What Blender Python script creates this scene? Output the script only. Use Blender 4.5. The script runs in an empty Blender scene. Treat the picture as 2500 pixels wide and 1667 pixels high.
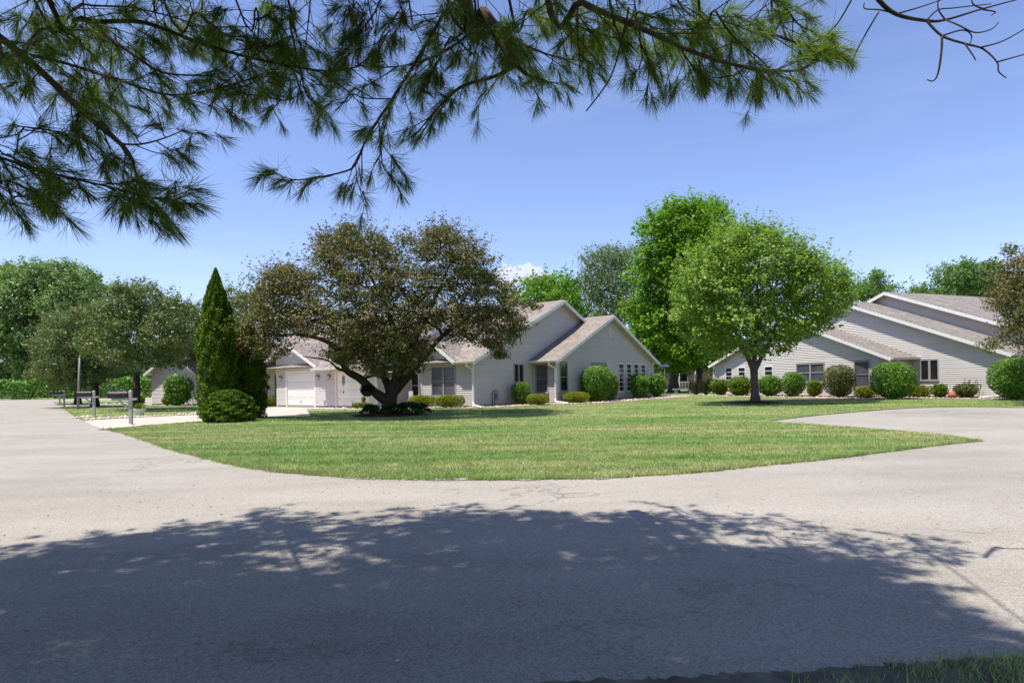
import bpy, math, random
import numpy as np
from mathutils import Vector, Matrix

random.seed(7)
RNG = np.random.default_rng(11)
SC = bpy.context.scene
COL = SC.collection

# ------------------------------------------------------------------ camera, sky, sun
F, CX, HY, ROLL, EYE = 1550.0, 1250.0, 932.0, 0.018, 1.35      # focal length etc. in photograph pixels (2500 x 1667)
CR, SR = math.cos(ROLL), math.sin(ROLL)
cam_d = bpy.data.cameras.new('camera')
cam = bpy.data.objects.new('camera', cam_d)
COL.objects.link(cam)
cam_d.sensor_width = 36.0
cam_d.lens = 36.0 * F / 2500.0
cam_d.shift_y = (HY - 833.5) / 2500.0
cam_d.clip_start, cam_d.clip_end = 0.05, 6000
cam.matrix_world = Matrix(((CR, SR, 0, 0), (0, 0, -1, 0), (-SR, CR, 0, EYE), (0, 0, 0, 1)))
SC.camera = cam

SUN_EL = math.radians(69)
SUN_AZ = math.atan2(-0.88, -0.475)                              # compass bearing of the sun from +Y towards +X
SDIR = Vector((math.sin(SUN_AZ) * math.cos(SUN_EL), math.cos(SUN_AZ) * math.cos(SUN_EL), math.sin(SUN_EL)))
world = bpy.data.worlds.new('World')
SC.world = world
world.use_nodes = True
wn, wl = world.node_tree.nodes, world.node_tree.links
wn.clear()
w_out = wn.new('ShaderNodeOutputWorld')
w_bg = wn.new('ShaderNodeBackground')
w_bg.inputs['Strength'].default_value = 0.136
sky = wn.new('ShaderNodeTexSky')
sky.sky_type = 'NISHITA'
sky.sun_disc = False
sky.sun_elevation = SUN_EL
sky.sun_rotation = SUN_AZ
sky.air_density = 1.0
sky.dust_density = 0.12
sky.ozone_density = 5.0
# thin wisps of high cloud all over the sky
w_co = wn.new('ShaderNodeTexCoord')
w_map = wn.new('ShaderNodeMapping')
w_map.inputs['Scale'].default_value = (1.6, 1.6, 7.0)
w_map.inputs['Rotation'].default_value = (0.0, 0.35, 0.5)
w_noise = wn.new('ShaderNodeTexNoise')
w_noise.inputs['Scale'].default_value = 1.6
w_noise.inputs['Detail'].default_value = 6.0
w_noise.inputs['Roughness'].default_value = 0.55
w_ramp = wn.new('ShaderNodeValToRGB')
w_ramp.color_ramp.elements[0].position = 0.5
w_ramp.color_ramp.elements[0].color = (0, 0, 0, 1)
w_ramp.color_ramp.elements[1].position = 0.86
w_ramp.color_ramp.elements[1].color = (0.10, 0.10, 0.10, 1)
w_mix = wn.new('ShaderNodeMix')
w_mix.data_type = 'RGBA'
w_mix.inputs['B'].default_value = (7.4, 8.0, 9.2, 1)
w_tint = wn.new('ShaderNodeMix')
w_tint.data_type = 'RGBA'
w_tint.blend_type = 'MULTIPLY'
w_tint.inputs['Factor'].default_value = 1.0
w_tint.inputs['B'].default_value = (1.14, 0.985, 1.06, 1)
wl.new(w_co.outputs['Generated'], w_map.inputs['Vector'])
wl.new(w_map.outputs['Vector'], w_noise.inputs['Vector'])
wl.new(w_noise.outputs['Fac'], w_ramp.inputs['Fac'])
wl.new(w_ramp.outputs['Color'], w_mix.inputs['Factor'])
wl.new(sky.outputs['Color'], w_tint.inputs['A'])
wl.new(w_tint.outputs['Result'], w_mix.inputs['A'])
w_dot = wn.new('ShaderNodeMapping')                             # a small fair-weather cloud low over the roofs
w_dot.inputs['Location'].default_value = (-0.012 * 18, 0.0, -0.166 * 55)
w_dot.inputs['Scale'].default_value = (18, 0.0, 55)
w_len = wn.new('ShaderNodeVectorMath'); w_len.operation = 'LENGTH'
w_cn = wn.new('ShaderNodeTexNoise'); w_cn.inputs['Scale'].default_value = 55; w_cn.inputs['Detail'].default_value = 5
w_sub = wn.new('ShaderNodeMath'); w_sub.operation = 'MULTIPLY_ADD'; w_sub.inputs[1].default_value = 1.6
w_cr = wn.new('ShaderNodeValToRGB')
w_cr.color_ramp.elements[0].position = 0.9; w_cr.color_ramp.elements[0].color = (0.8, 0.8, 0.8, 1)
w_cr.color_ramp.elements[1].position = 1.0; w_cr.color_ramp.elements[1].color = (0, 0, 0, 1)
w_half = wn.new('ShaderNodeMath'); w_half.operation = 'MULTIPLY'; w_half.inputs[1].default_value = 0.6
w_mix2 = wn.new('ShaderNodeMix'); w_mix2.data_type = 'RGBA'; w_mix2.inputs['B'].default_value = (4.6, 4.8, 5.2, 1)
wl.new(w_co.outputs['Generated'], w_dot.inputs['Vector'])
wl.new(w_dot.outputs['Vector'], w_len.inputs[0])
wl.new(w_co.outputs['Generated'], w_cn.inputs['Vector'])
wl.new(w_cn.outputs['Fac'], w_sub.inputs[0])
wl.new(w_len.outputs['Value'], w_sub.inputs[2])
wl.new(w_sub.outputs[0], w_half.inputs[0])
wl.new(w_half.outputs[0], w_cr.inputs['Fac'])
wl.new(w_cr.outputs['Color'], w_mix2.inputs['Factor'])
wl.new(w_mix.outputs['Result'], w_mix2.inputs['A'])
wl.new(w_mix2.outputs['Result'], w_bg.inputs['Color'])
wl.new(w_bg.outputs['Background'], w_out.inputs['Surface'])

sun_d = bpy.data.lights.new('sun', 'SUN')
sun_d.energy = 5.0
sun_d.angle = math.radians(0.53)
sun_d.color = (1.0, 0.955, 0.88)
sun = bpy.data.objects.new('sun', sun_d)
COL.objects.link(sun)
sun.rotation_euler = SDIR.to_track_quat('Z', 'Y').to_euler()

SC.view_settings.view_transform = 'Standard'
SC.view_settings.look = 'None'
SC.view_settings.gamma = 1.0
SC.view_settings.use_curve_mapping = False
SC.view_settings.exposure = 0.53
SC.render.engine = 'CYCLES'
SC.cycles.max_bounces = 6
SC.cycles.transparent_max_bounces = 6
SC.cycles.use_denoising = True
SC.cycles.caustics_reflective = False
SC.cycles.caustics_refractive = False


# ------------------------------------------------------------------ helpers
def ray(x, y):
    a, b = (x - CX) / F, -(y - HY) / F
    return Vector((a * CR + b * SR, 1.0, -a * SR + b * CR))


def G(x, y, z0=0.0):
    """ground point seen at photograph pixel x, y"""
    d = ray(x, y)
    return Vector((0, 0, EYE)) + d * ((z0 - EYE) / d.z)


def at(x, y, Y):
    return Vector((0, 0, EYE)) + ray(x, y) * Y


def link(name, data, parent=None, M=None):
    o = bpy.data.objects.new(name, data)
    COL.objects.link(o)
    if parent is not None:
        o.parent = parent
    if M is not None:
        o.matrix_basis = M
    return o


def tag(o, label=None, cat=None, group=None, kind=None):
    if label: o['label'] = label
    if cat: o['category'] = cat
    if group: o['group'] = group
    if kind: o['kind'] = kind
    return o


def thing(name, label, cat, loc=(0, 0, 0), rz=0.0, group=None):
    o = link(name, None)
    o.location = loc
    o.rotation_euler = (0, 0, rz)
    o.empty_display_size = 0.2
    return tag(o, label, cat, group)


def np_mesh(name, verts, faces, smooth=False):
    """verts (n,3), faces (m,k) arrays"""
    me = bpy.data.meshes.new(name)
    verts = np.asarray(verts, dtype=np.float32)
    faces = np.asarray(faces, dtype=np.int32)
    m, k = faces.shape
    me.vertices.add(len(verts))
    me.vertices.foreach_set('co', verts.ravel())
    me.loops.add(m * k)
    me.loops.foreach_set('vertex_index', faces.ravel())
    me.polygons.add(m)
    me.polygons.foreach_set('loop_start', np.arange(0, m * k, k, dtype=np.int32))
    me.polygons.foreach_set('loop_total', np.full(m, k, dtype=np.int32))
    if smooth:
        me.polygons.foreach_set('use_smooth', np.ones(m, dtype=bool))
    me.update(calc_edges=True)
    return me


class MB:
    def __init__(self):
        self.v, self.f = [], []

    def add(self, pts, faces):
        n = len(self.v)
        self.v += [tuple(p) for p in pts]
        self.f += [tuple(i + n for i in q) for q in faces]
        return self

    def hexa(self, p):
        return self.add(p, [(0, 3, 2, 1), (4, 5, 6, 7), (0, 1, 5, 4), (1, 2, 6, 5), (2, 3, 7, 6), (3, 0, 4, 7)])

    def box(self, x0, y0, z0, x1, y1, z1):
        return self.hexa([(x0, y0, z0), (x1, y0, z0), (x1, y1, z0), (x0, y1, z0),
                          (x0, y0, z1), (x1, y0, z1), (x1, y1, z1), (x0, y1, z1)])

    def beam(self, a, b, w, h, up=(0, 0, 1)):
        a, b = Vector(a), Vector(b)
        d = (b - a).normalized()
        s = d.cross(Vector(up))
        if s.length < 1e-4: s = d.cross(Vector((1, 0, 0)))
        s.normalize()
        u = s.cross(d).normalized()
        s, u = s * (w / 2), u * (h / 2)
        return self.hexa([a - s - u, a + s - u, b + s - u, b - s - u, a - s + u, a + s + u, b + s + u, b - s + u])

    def prism(self, poly, y0, y1):
        """poly in (x,z), extruded along y"""
        n = len(poly)
        pts = [(p[0], y0, p[1]) for p in poly] + [(p[0], y1, p[1]) for p in poly]
        fs = [tuple(range(n)), tuple(range(2 * n - 1, n - 1, -1))]
        fs += [(i, n + i, n + (i + 1) % n, (i + 1) % n) for i in range(n)]
        return self.add(pts, fs)

    def slab(self, poly, z0, z1):
        n = len(poly)
        pts = [(p[0], p[1], z0) for p in poly] + [(p[0], p[1], z1) for p in poly]
        fs = [tuple(range(n - 1, -1, -1)), tuple(range(n, 2 * n))]
        fs += [(i, (i + 1) % n, n + (i + 1) % n, n + i) for i in range(n)]
        return self.add(pts, fs)

    def tube(self, pts, radii, n=6, cap=True):
        pts = [Vector(p) for p in pts]
        if not hasattr(radii, '__len__'): radii = [radii] * len(pts)
        base = len(self.v)
        ref = Vector((0.31, 0.17, 0.94))
        for i, p in enumerate(pts):
            d = (pts[min(i + 1, len(pts) - 1)] - pts[max(i - 1, 0)])
            if d.length < 1e-9: d = Vector((0, 0, 1))
            d.normalize()
            s = d.cross(ref)
            if s.length < 0.05: s = d.cross(Vector((1, 0, 0)))
            s.normalize()
            u = s.cross(d)
            for k in range(n):
                a = 2 * math.pi * (k + 0.5) / n
                self.v.append(tuple(p + (s * math.cos(a) + u * math.sin(a)) * radii[i]))
        for i in range(len(pts) - 1):
            for k in range(n):
                a, b = base + i * n + k, base + i * n + (k + 1) % n
                self.f.append((a, b, b + n, a + n))
        if cap:
            self.f.append(tuple(base + k for k in range(n - 1, -1, -1)))
            self.f.append(tuple(base + (len(pts) - 1) * n + k for k in range(n)))
        return self

    def lathe(self, prof, n=16, c=(0, 0, 0)):
        base = len(self.v)
        for r, z in prof:
            for k in range(n):
                a = 2 * math.pi * k / n
                self.v.append((c[0] + r * math.cos(a), c[1] + r * math.sin(a), c[2] + z))
        for i in range(len(prof) - 1):
            for k in range(n):
                a, b = base + i * n + k, base + i * n + (k + 1) % n
                self.f.append((a, b, b + n, a + n))
        self.f.append(tuple(base + k for k in range(n - 1, -1, -1)))
        self.f.append(tuple(base + (len(prof) - 1) * n + k for k in range(n)))
        return self

    def mesh(self, name, smooth=False):
        me = bpy.data.meshes.new(name)
        me.from_pydata(self.v, [], self.f)
        if smooth:
            me.polygons.foreach_set('use_smooth', np.ones(len(me.polygons), dtype=bool))
        me.update()
        return me

    def build(self, name, m, parent=None, M=None, smooth=False):
        me = self.mesh(name, smooth)
        me.materials.append(m)
        return link(name, me, parent, M)


# ------------------------------------------------------------------ materials
def new_mat(name):
    m = bpy.data.materials.new(name)
    m.use_nodes = True
    nt = m.node_tree
    b = nt.nodes['Principled BSDF']
    return m, nt.nodes, nt.links, b


def noise(nodes, links, scale, detail=4, rough=0.55, coord=None, w=None):
    n = nodes.new('ShaderNodeTexNoise')
    n.inputs['Scale'].default_value = scale
    n.inputs['Detail'].default_value = detail
    n.inputs['Roughness'].default_value = rough
    if coord is not None: links.new(coord, n.inputs['Vector'])
    return n


def ramp(nodes, links, src, stops):
    r = nodes.new('ShaderNodeValToRGB')
    e = r.color_ramp.elements
    while len(e) < len(stops): e.new(0.5)
    for el, (p, c) in zip(e, stops):
        el.position = p
        el.color = (c[0], c[1], c[2], 1) if hasattr(c, '__len__') else (c, c, c, 1)
    links.new(src, r.inputs['Fac'])
    return r


def mixc(nodes, links, fac, a, b, mode='MIX'):
    m = nodes.new('ShaderNodeMix')
    m.data_type = 'RGBA'
    m.blend_type = mode
    for key, val in (('Factor', fac), ('A', a), ('B', b)):
        if hasattr(val, 'links') or isinstance(val, bpy.types.NodeSocket): links.new(val, m.inputs[key])
        elif key == 'Factor': m.inputs[key].default_value = val
        else: m.inputs[key].default_value = (val[0], val[1], val[2], 1)
    return m.outputs['Result']


def bump(nodes, links, b, src, strength, dist):
    n = nodes.new('ShaderNodeBump')
    n.inputs['Strength'].default_value = strength
    n.inputs['Distance'].default_value = dist
    links.new(src, n.inputs['Height'])
    links.new(n.outputs['Normal'], b.inputs['Normal'])


def plain(name, c, rough=0.6, var=0.12, scale=3.0, spec=0.3, metal=0.0, bmp=0.0):
    m, N, L, b = new_mat(name)
    co = N.new('ShaderNodeTexCoord').outputs['Object']
    n = noise(N, L, scale, 5, 0.6, co)
    lo = [max(0, x * (1 - var)) for x in c]
    hi = [min(1, x * (1 + var)) for x in c]
    r = ramp(N, L, n.outputs['Fac'], [(0.3, lo), (0.7, hi)])
    L.new(r.outputs['Color'], b.inputs['Base Color'])
    b.inputs['Roughness'].default_value = rough
    b.inputs['Specular IOR Level'].default_value = spec
    b.inputs['Metallic'].default_value = metal
    if bmp: bump(N, L, b, n.outputs['Fac'], bmp, 0.02)
    return m


def leaf_mat(name, cols, trans=0.36, rough=0.5, spec=0.35, clump=0.9, tcol=None):
    """foliage: colour differs leaf by leaf and clump by clump"""
    m, N, L, b = new_mat(name)
    geo = N.new('ShaderNodeNewGeometry')
    co = N.new('ShaderNodeTexCoord').outputs['Object']
    n = noise(N, L, clump, 3, 0.6, co)
    add = N.new('ShaderNodeMath'); add.operation = 'MULTIPLY_ADD'
    L.new(geo.outputs['Random Per Island'], add.inputs[0])
    add.inputs[1].default_value = 0.38
    sub = N.new('ShaderNodeMath'); sub.operation = 'MULTIPLY_ADD'
    L.new(n.outputs['Fac'], sub.inputs[0])
    sub.inputs[1].default_value = 1.5
    sub.inputs[2].default_value = -0.45
    L.new(sub.outputs[0], add.inputs[2])
    k = len(cols)
    r = ramp(N, L, add.outputs[0], [(i / (k - 1), c) for i, c in enumerate(cols)])
    L.new(r.outputs['Color'], b.inputs['Base Color'])
    b.inputs['Roughness'].default_value = rough
    b.inputs['Specular IOR Level'].default_value = spec * 0.45
    if trans > 0:
        t = N.new('ShaderNodeBsdfTranslucent')
        tc = mixc(N, L, 1.0, r.outputs['Color'], tcol or (1.25, 1.35, 0.6), 'MULTIPLY')
        L.new(tc, t.inputs['Color'])
        mx = N.new('ShaderNodeMixShader')
        mx.inputs['Fac'].default_value = trans
        L.new(b.outputs['BSDF'], mx.inputs[1])
        L.new(t.outputs['BSDF'], mx.inputs[2])
        L.new(mx.outputs['Shader'], N['Material Output'].inputs['Surface'])
    return m


def siding_mat(name, c):
    m, N, L, b = new_mat(name)
    co = N.new('ShaderNodeTexCoord').outputs['Object']
    mp = N.new('ShaderNodeMapping'); mp.inputs['Scale'].default_value = (0.35, 1, 6)
    L.new(co, mp.inputs['Vector'])
    n = noise(N, L, 2.5, 5, 0.6, mp.outputs['Vector'])
    oi = N.new('ShaderNodeObjectInfo')
    r = ramp(N, L, n.outputs['Fac'], [(0.3, [x * 0.93 for x in c]), (0.7, [min(1, x * 1.05) for x in c])])
    rr = ramp(N, L, oi.outputs['Random'], [(0.0, 0.95), (1.0, 1.0)])
    L.new(mixc(N, L, 1.0, r.outputs['Color'], rr.outputs['Color'], 'MULTIPLY'), b.inputs['Base Color'])
    b.inputs['Roughness'].default_value = 0.55
    b.inputs['Specular IOR Level'].default_value = 0.25
    return m


def shingle_mat(name, c):
    m, N, L, b = new_mat(name)
    co = N.new('ShaderNodeTexCoord').outputs['Object']
    br = N.new('ShaderNodeTexBrick')
    br.inputs['Scale'].default_value = 1.0
    br.inputs['Brick Width'].default_value = 0.30
    br.inputs['Row Height'].default_value = 0.136
    br.inputs['Mortar Size'].default_value = 0.012
    br.inputs['Mortar Smooth'].default_value = 0.3
    br.inputs['Color1'].default_value = (c[0] * 1.22, c[1] * 1.2, c[2] * 1.18, 1)
    br.inputs['Color2'].default_value = (c[0] * 0.76, c[1] * 0.76, c[2] * 0.78, 1)
    br.inputs['Mortar'].default_value = (c[0] * 0.45, c[1] * 0.45, c[2] * 0.47, 1)
    L.new(co, br.inputs['Vector'])
    n = noise(N, L, 60, 3, 0.7, co)
    n2 = noise(N, L, 0.7, 4, 0.6, co)
    r = ramp(N, L, n.outputs['Fac'], [(0.3, 0.75), (0.7, 1.2)])
    r2 = ramp(N, L, n2.outputs['Fac'], [(0.3, 0.88), (0.7, 1.1)])
    c1 = mixc(N, L, 1.0, br.outputs['Color'], r.outputs['Color'], 'MULTIPLY')
    L.new(mixc(N, L, 1.0, c1, r2.outputs['Color'], 'MULTIPLY'), b.inputs['Base Color'])
    b.inputs['Roughness'].default_value = 0.9
    b.inputs['Specular IOR Level'].default_value = 0.136
    bump(N, L, b, br.outputs['Fac'], 0.6, -0.012)
    return m


def road_mat():
    m, N, L, b = new_mat('chip_seal_road')
    co = N.new('ShaderNodeTexCoord').outputs['Object']
    vor = N.new('ShaderNodeTexVoronoi')
    vor.inputs['Scale'].default_value = 110
    L.new(co, vor.inputs['Vector'])
    chips = ramp(N, L, vor.outputs['Color'], [(0.0, 0.66), (0.5, 1.0), (1.0, 1.30)])
    gap = ramp(N, L, vor.outputs['Distance'], [(0.0, 1.12), (0.75, 0.62)])
    fine = noise(N, L, 38, 4, 0.75, co)
    fr = ramp(N, L, fine.outputs['Fac'], [(0.3, 0.8), (0.7, 1.18)])
    mp = N.new('ShaderNodeMapping'); mp.inputs['Scale'].default_value = (0.5, 1.6, 1)
    L.new(co, mp.inputs['Vector'])
    big = noise(N, L, 0.55, 7, 0.62, mp.outputs['Vector'])
    base = ramp(N, L, big.outputs['Fac'], [(0.28, (0.318, 0.284, 0.240)), (0.5, (0.375, 0.338, 0.290)), (0.72, (0.415, 0.378, 0.330))])
    st = noise(N, L, 0.16, 6, 0.7, co)
    stain = ramp(N, L, st.outputs['Fac'], [(0.30, 0.80), (0.48, 0.98), (1.0, 1.04)])
    c = mixc(N, L, 1.0, base.outputs['Color'], chips.outputs['Color'], 'MULTIPLY')
    c = mixc(N, L, 0.6, c, gap.outputs['Color'], 'MULTIPLY')
    c = mixc(N, L, 0.7, c, fr.outputs['Color'], 'MULTIPLY')
    c = mixc(N, L, 1.0, c, stain.outputs['Color'], 'MULTIPLY')
    # thin wandering cracks
    cr = noise(N, L, 0.33, 5, 0.6, co)
    crk = ramp(N, L, cr.outputs['Fac'], [(0.494, 1.0), (0.4985, 0.6), (0.5015, 0.6), (0.506, 1.0)])
    cm = noise(N, L, 0.21, 2, 0.5, co)
    cmr = ramp(N, L, cm.outputs['Fac'], [(0.50, 0.0), (0.58, 1.0)])
    c2 = mixc(N, L, 1.0, c, crk.outputs['Color'], 'MULTIPLY')
    L.new(mixc(N, L, cmr.outputs['Color'], c, c2), b.inputs['Base Color'])
    b.inputs['Roughness'].default_value = 0.92
    b.inputs['Specular IOR Level'].default_value = 0.12
    bump(N, L, b, vor.outputs['Distance'], 0.4, 0.008)
    return m


def concrete_mat():
    m, N, L, b = new_mat('drive_concrete')
    co = N.new('ShaderNodeTexCoord').outputs['Object']
    n = noise(N, L, 0.8, 7, 0.65, co)
    f = noise(N, L, 45, 3, 0.7, co)
    r = ramp(N, L, n.outputs['Fac'], [(0.3, (0.43, 0.36, 0.30)), (0.7, (0.52, 0.45, 0.38))])
    fr = ramp(N, L, f.outputs['Fac'], [(0.3, 0.86), (0.7, 1.1)])
    L.new(mixc(N, L, 1.0, r.outputs['Color'], fr.outputs['Color'], 'MULTIPLY'), b.inputs['Base Color'])
    b.inputs['Roughness'].default_value = 0.9
    b.inputs['Specular IOR Level'].default_value = 0.136
    return m


def grass_cols(N, L, co, k=1.0):
    """dry and lush patches with faint mowing bands"""
    mp = N.new('ShaderNodeMapping')
    mp.inputs['Rotation'].default_value = (0, 0, 0.16)
    mp.inputs['Scale'].default_value = (0.42, 0.95, 1)
    L.new(co, mp.inputs['Vector'])
    n1 = noise(N, L, 0.42, 6, 0.62, mp.outputs['Vector'])
    n2 = noise(N, L, 2.3, 5, 0.65, co)
    wv = N.new('ShaderNodeTexWave')
    wv.bands_direction = 'Y'
    wv.inputs['Scale'].default_value = 0.28
    wv.inputs['Distortion'].default_value = 1.2
    wv.inputs['Detail'].default_value = 2
    L.new(mp.outputs['Vector'], wv.inputs['Vector'])
    r1 = ramp(N, L, n1.outputs['Fac'], [(0.26, [x * k for x in (0.080, 0.150, 0.034)]), (0.44, [x * k for x in (0.130, 0.185, 0.052)]),
                                       (0.57, [x * k for x in (0.190, 0.208, 0.080)]), (0.73, [x * k for x in (0.265, 0.228, 0.118)])])
    r2 = ramp(N, L, n2.outputs['Fac'], [(0.3, 0.74), (0.7, 1.26)])
    r3 = ramp(N, L, wv.outputs['Fac'], [(0.2, 0.91), (0.8, 1.06)])
    c = mixc(N, L, 1.0, r1.outputs['Color'], r2.outputs['Color'], 'MULTIPLY')
    return mixc(N, L, 1.0, c, r3.outputs['Color'], 'MULTIPLY')


def lawn_mat():
    m, N, L, b = new_mat('lawn_turf')
    co = N.new('ShaderNodeTexCoord').outputs['Object']
    c = grass_cols(N, L, co, 1.35)
    f = noise(N, L, 55, 3, 0.75, co)
    fr = ramp(N, L, f.outputs['Fac'], [(0.3, 0.55), (0.7, 1.3)])
    L.new(mixc(N, L, 1.0, c, fr.outputs['Color'], 'MULTIPLY'), b.inputs['Base Color'])
    b.inputs['Roughness'].default_value = 0.9
    b.inputs['Specular IOR Level'].default_value = 0.1
    bump(N, L, b, f.outputs['Fac'], 0.8, 0.03)
    return m


def blade_mat():
    m, N, L, b = new_mat('grass_blades')
    co = N.new('ShaderNodeTexCoord').outputs['Object']
    c = grass_cols(N, L, co, 1.95)
    geo = N.new('ShaderNodeNewGeometry')
    r = ramp(N, L, geo.outputs['Random Per Island'], [(0.0, 0.62), (0.6, 1.05), (1.0, 1.5)])
    c = mixc(N, L, 1.0, c, r.outputs['Color'], 'MULTIPLY')
    L.new(c, b.inputs['Base Color'])
    b.inputs['Roughness'].default_value = 0.6
    b.inputs['Specular IOR Level'].default_value = 0.25
    t = N.new('ShaderNodeBsdfTranslucent')
    L.new(c, t.inputs['Color'])
    mx = N.new('ShaderNodeMixShader'); mx.inputs['Fac'].default_value = 0.25
    L.new(b.outputs['BSDF'], mx.inputs[1]); L.new(t.outputs['BSDF'], mx.inputs[2])
    L.new(mx.outputs['Shader'], N['Material Output'].inputs['Surface'])
    return m


def stone_mat(name, cols):
    m, N, L, b = new_mat(name)
    geo = N.new('ShaderNodeNewGeometry')
    k = len(cols)
    r = ramp(N, L, geo.outputs['Random Per Island'], [(i / (k - 1), c) for i, c in enumerate(cols)])
    L.new(r.outputs['Color'], b.inputs['Base Color'])
    b.inputs['Roughness'].default_value = 0.8
    return m


def bark_mat(name, c):
    m, N, L, b = new_mat(name)
    co = N.new('ShaderNodeTexCoord').outputs['Object']
    mp = N.new('ShaderNodeMapping'); mp.inputs['Scale'].default_value = (9, 9, 2.2)
    L.new(co, mp.inputs['Vector'])
    n = noise(N, L, 2.2, 6, 0.7, mp.outputs['Vector'])
    r = ramp(N, L, n.outputs['Fac'], [(0.3, [x * 0.5 for x in c]), (0.55, c), (0.75, [x * 1.5 for x in c])])
    L.new(r.outputs['Color'], b.inputs['Base Color'])
    b.inputs['Roughness'].default_value = 0.9
    b.inputs['Specular IOR Level'].default_value = 0.1
    bump(N, L, b, n.outputs['Fac'], 0.9, 0.03)
    return m


def glass_mat(name, c, rough=0.06):
    m, N, L, b = new_mat(name)
    co = N.new('ShaderNodeTexCoord').outputs['Object']
    mp = N.new('ShaderNodeMapping'); mp.inputs['Scale'].default_value = (1, 1, 1)
    L.new(co, mp.inputs['Vector'])
    n = noise(N, L, 1.3, 3, 0.5, co)
    r = ramp(N, L, n.outputs['Fac'], [(0.35, [x * 0.7 for x in c]), (0.65, [x * 1.3 for x in c])])
    L.new(r.outputs['Color'], b.inputs['Base Color'])
    b.inputs['Roughness'].default_value = rough
    b.inputs['Specular IOR Level'].default_value = 0.6
    return m


M = {}
M['road'] = road_mat()
M['drive'] = concrete_mat()
M['lawn'] = lawn_mat()
M['blade'] = blade_mat()
M['soil'] = plain('dark_soil', (0.055, 0.042, 0.03), 0.95, 0.35, 9, 0.1, bmp=0.5)
M['verge'] = plain('thin_verge_soil', (0.13, 0.115, 0.085), 0.95, 0.5, 5, 0.1, bmp=0.5)
M['mulch'] = plain('brown_mulch', (0.06, 0.035, 0.025), 0.95, 0.4, 14, 0.1, bmp=0.6)
M['bed'] = plain('gravel_base', (0.30, 0.22, 0.17), 0.95, 0.3, 20, 0.1, bmp=0.4)
M['gravel'] = stone_mat('river_gravel', [(0.22, 0.14, 0.11), (0.40, 0.28, 0.22), (0.50, 0.41, 0.33), (0.34, 0.24, 0.20), (0.58, 0.52, 0.46)])
M['chips'] = stone_mat('road_edge_chips', [(0.14, 0.12, 0.10), (0.26, 0.23, 0.20), (0.36, 0.32, 0.28), (0.20, 0.17, 0.14)])
M['pale_stone'] = stone_mat('pale_edging_stone', [(0.42, 0.36, 0.27), (0.60, 0.54, 0.42), (0.52, 0.45, 0.36), (0.66, 0.62, 0.54)])
M['siding'] = siding_mat('vinyl_siding', (0.585, 0.54, 0.50))
M['siding_pale'] = siding_mat('vinyl_siding_pale', (0.635, 0.59, 0.55))
M['sheath'] = plain('wall_sheathing', (0.35, 0.32, 0.29), 0.8, 0.08, 2)
M['trim'] = plain('white_trim', (0.70, 0.68, 0.65), 0.45, 0.05, 3, 0.35)
M['soffit'] = plain('beige_soffit', (0.55, 0.50, 0.43), 0.6, 0.06, 3, 0.25)
M['taupe'] = plain('taupe_window_frame', (0.32, 0.295, 0.28), 0.5, 0.07, 4, 0.35)
M['door_paint'] = plain('garage_door_paint', (0.74, 0.70, 0.66), 0.42, 0.04, 2, 0.35)
M['jamb'] = plain('cream_jamb', (0.66, 0.59, 0.49), 0.5, 0.05, 3)
M['found'] = plain('foundation_concrete', (0.30, 0.27, 0.25), 0.9, 0.15, 6)
M['roof'] = shingle_mat('asphalt_shingle', (0.285, 0.24, 0.205))
M['roof_grey'] = shingle_mat('asphalt_shingle_grey', (0.255, 0.225, 0.20))
M['far_roof'] = shingle_mat('asphalt_shingle_far', (0.27, 0.26, 0.27))
M['glass'] = glass_mat('dark_window_glass', (0.018, 0.018, 0.022))
M['glass_screen'] = glass_mat('screened_window_glass', (0.075, 0.075, 0.085), 0.35)
M['glass_dark'] = glass_mat('storm_door_glass', (0.012, 0.009, 0.008), 0.12)
M['black'] = plain('black_metal', (0.018, 0.018, 0.02), 0.4, 0.2, 6, 0.5)
M['mailbox'] = plain('mailbox_steel', (0.016, 0.016, 0.019), 0.45, 0.25, 9, 0.35)
M['red'] = plain('red_flag', (0.35, 0.02, 0.03), 0.5)
M['post'] = plain('weathered_post', (0.40, 0.375, 0.335), 0.75, 0.18, 12)
M['pole'] = plain('galvanised_pole', (0.25, 0.24, 0.225), 0.55, 0.15, 8, 0.4)
M['meter'] = plain('meter_grey', (0.36, 0.37, 0.38), 0.5, 0.15, 8)
M['pipe'] = plain('dark_pipe', (0.06, 0.06, 0.065), 0.5, 0.2, 8)
M['terra'] = plain('terracotta', (0.36, 0.13, 0.075), 0.8, 0.15, 10)
M['white_pot'] = plain('white_planter', (0.72, 0.68, 0.63), 0.6, 0.08, 8)
M['sign_blue'] = plain('sign_blue', (0.012, 0.03, 0.19), 0.4, 0.05)
M['sign_white'] = plain('sign_white', (0.8, 0.8, 0.82), 0.4, 0.02)
M['stone_grey'] = plain('grey_stone', (0.30, 0.28, 0.26), 0.85, 0.3, 10, bmp=0.4)
M['green_plastic'] = plain('green_plastic', (0.16, 0.42, 0.05), 0.4, 0.05)
M['teal'] = plain('teal_hose', (0.20, 0.48, 0.40), 0.4, 0.05)
M['brick_far'] = plain('rose_stucco', (0.42, 0.26, 0.23), 0.8, 0.15, 2)
M['bark'] = bark_mat('crabapple_bark', (0.055, 0.042, 0.034))
M['bark_maple'] = bark_mat('maple_bark', (0.115, 0.10, 0.09))
M['bark_pine'] = bark_mat('pine_bark', (0.105, 0.078, 0.058))
M['bark_twig'] = bark_mat('pine_twig_bark', (0.06, 0.045, 0.036))
M['crab'] = leaf_mat('crabapple_leaves', [(0.028, 0.044, 0.013), (0.072, 0.092, 0.024), (0.125, 0.128, 0.040), (0.19, 0.135, 0.060), (0.25, 0.195, 0.095)], 0.18, 0.5, 0.35, 1.1, (1.2, 1.2, 0.6))
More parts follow.
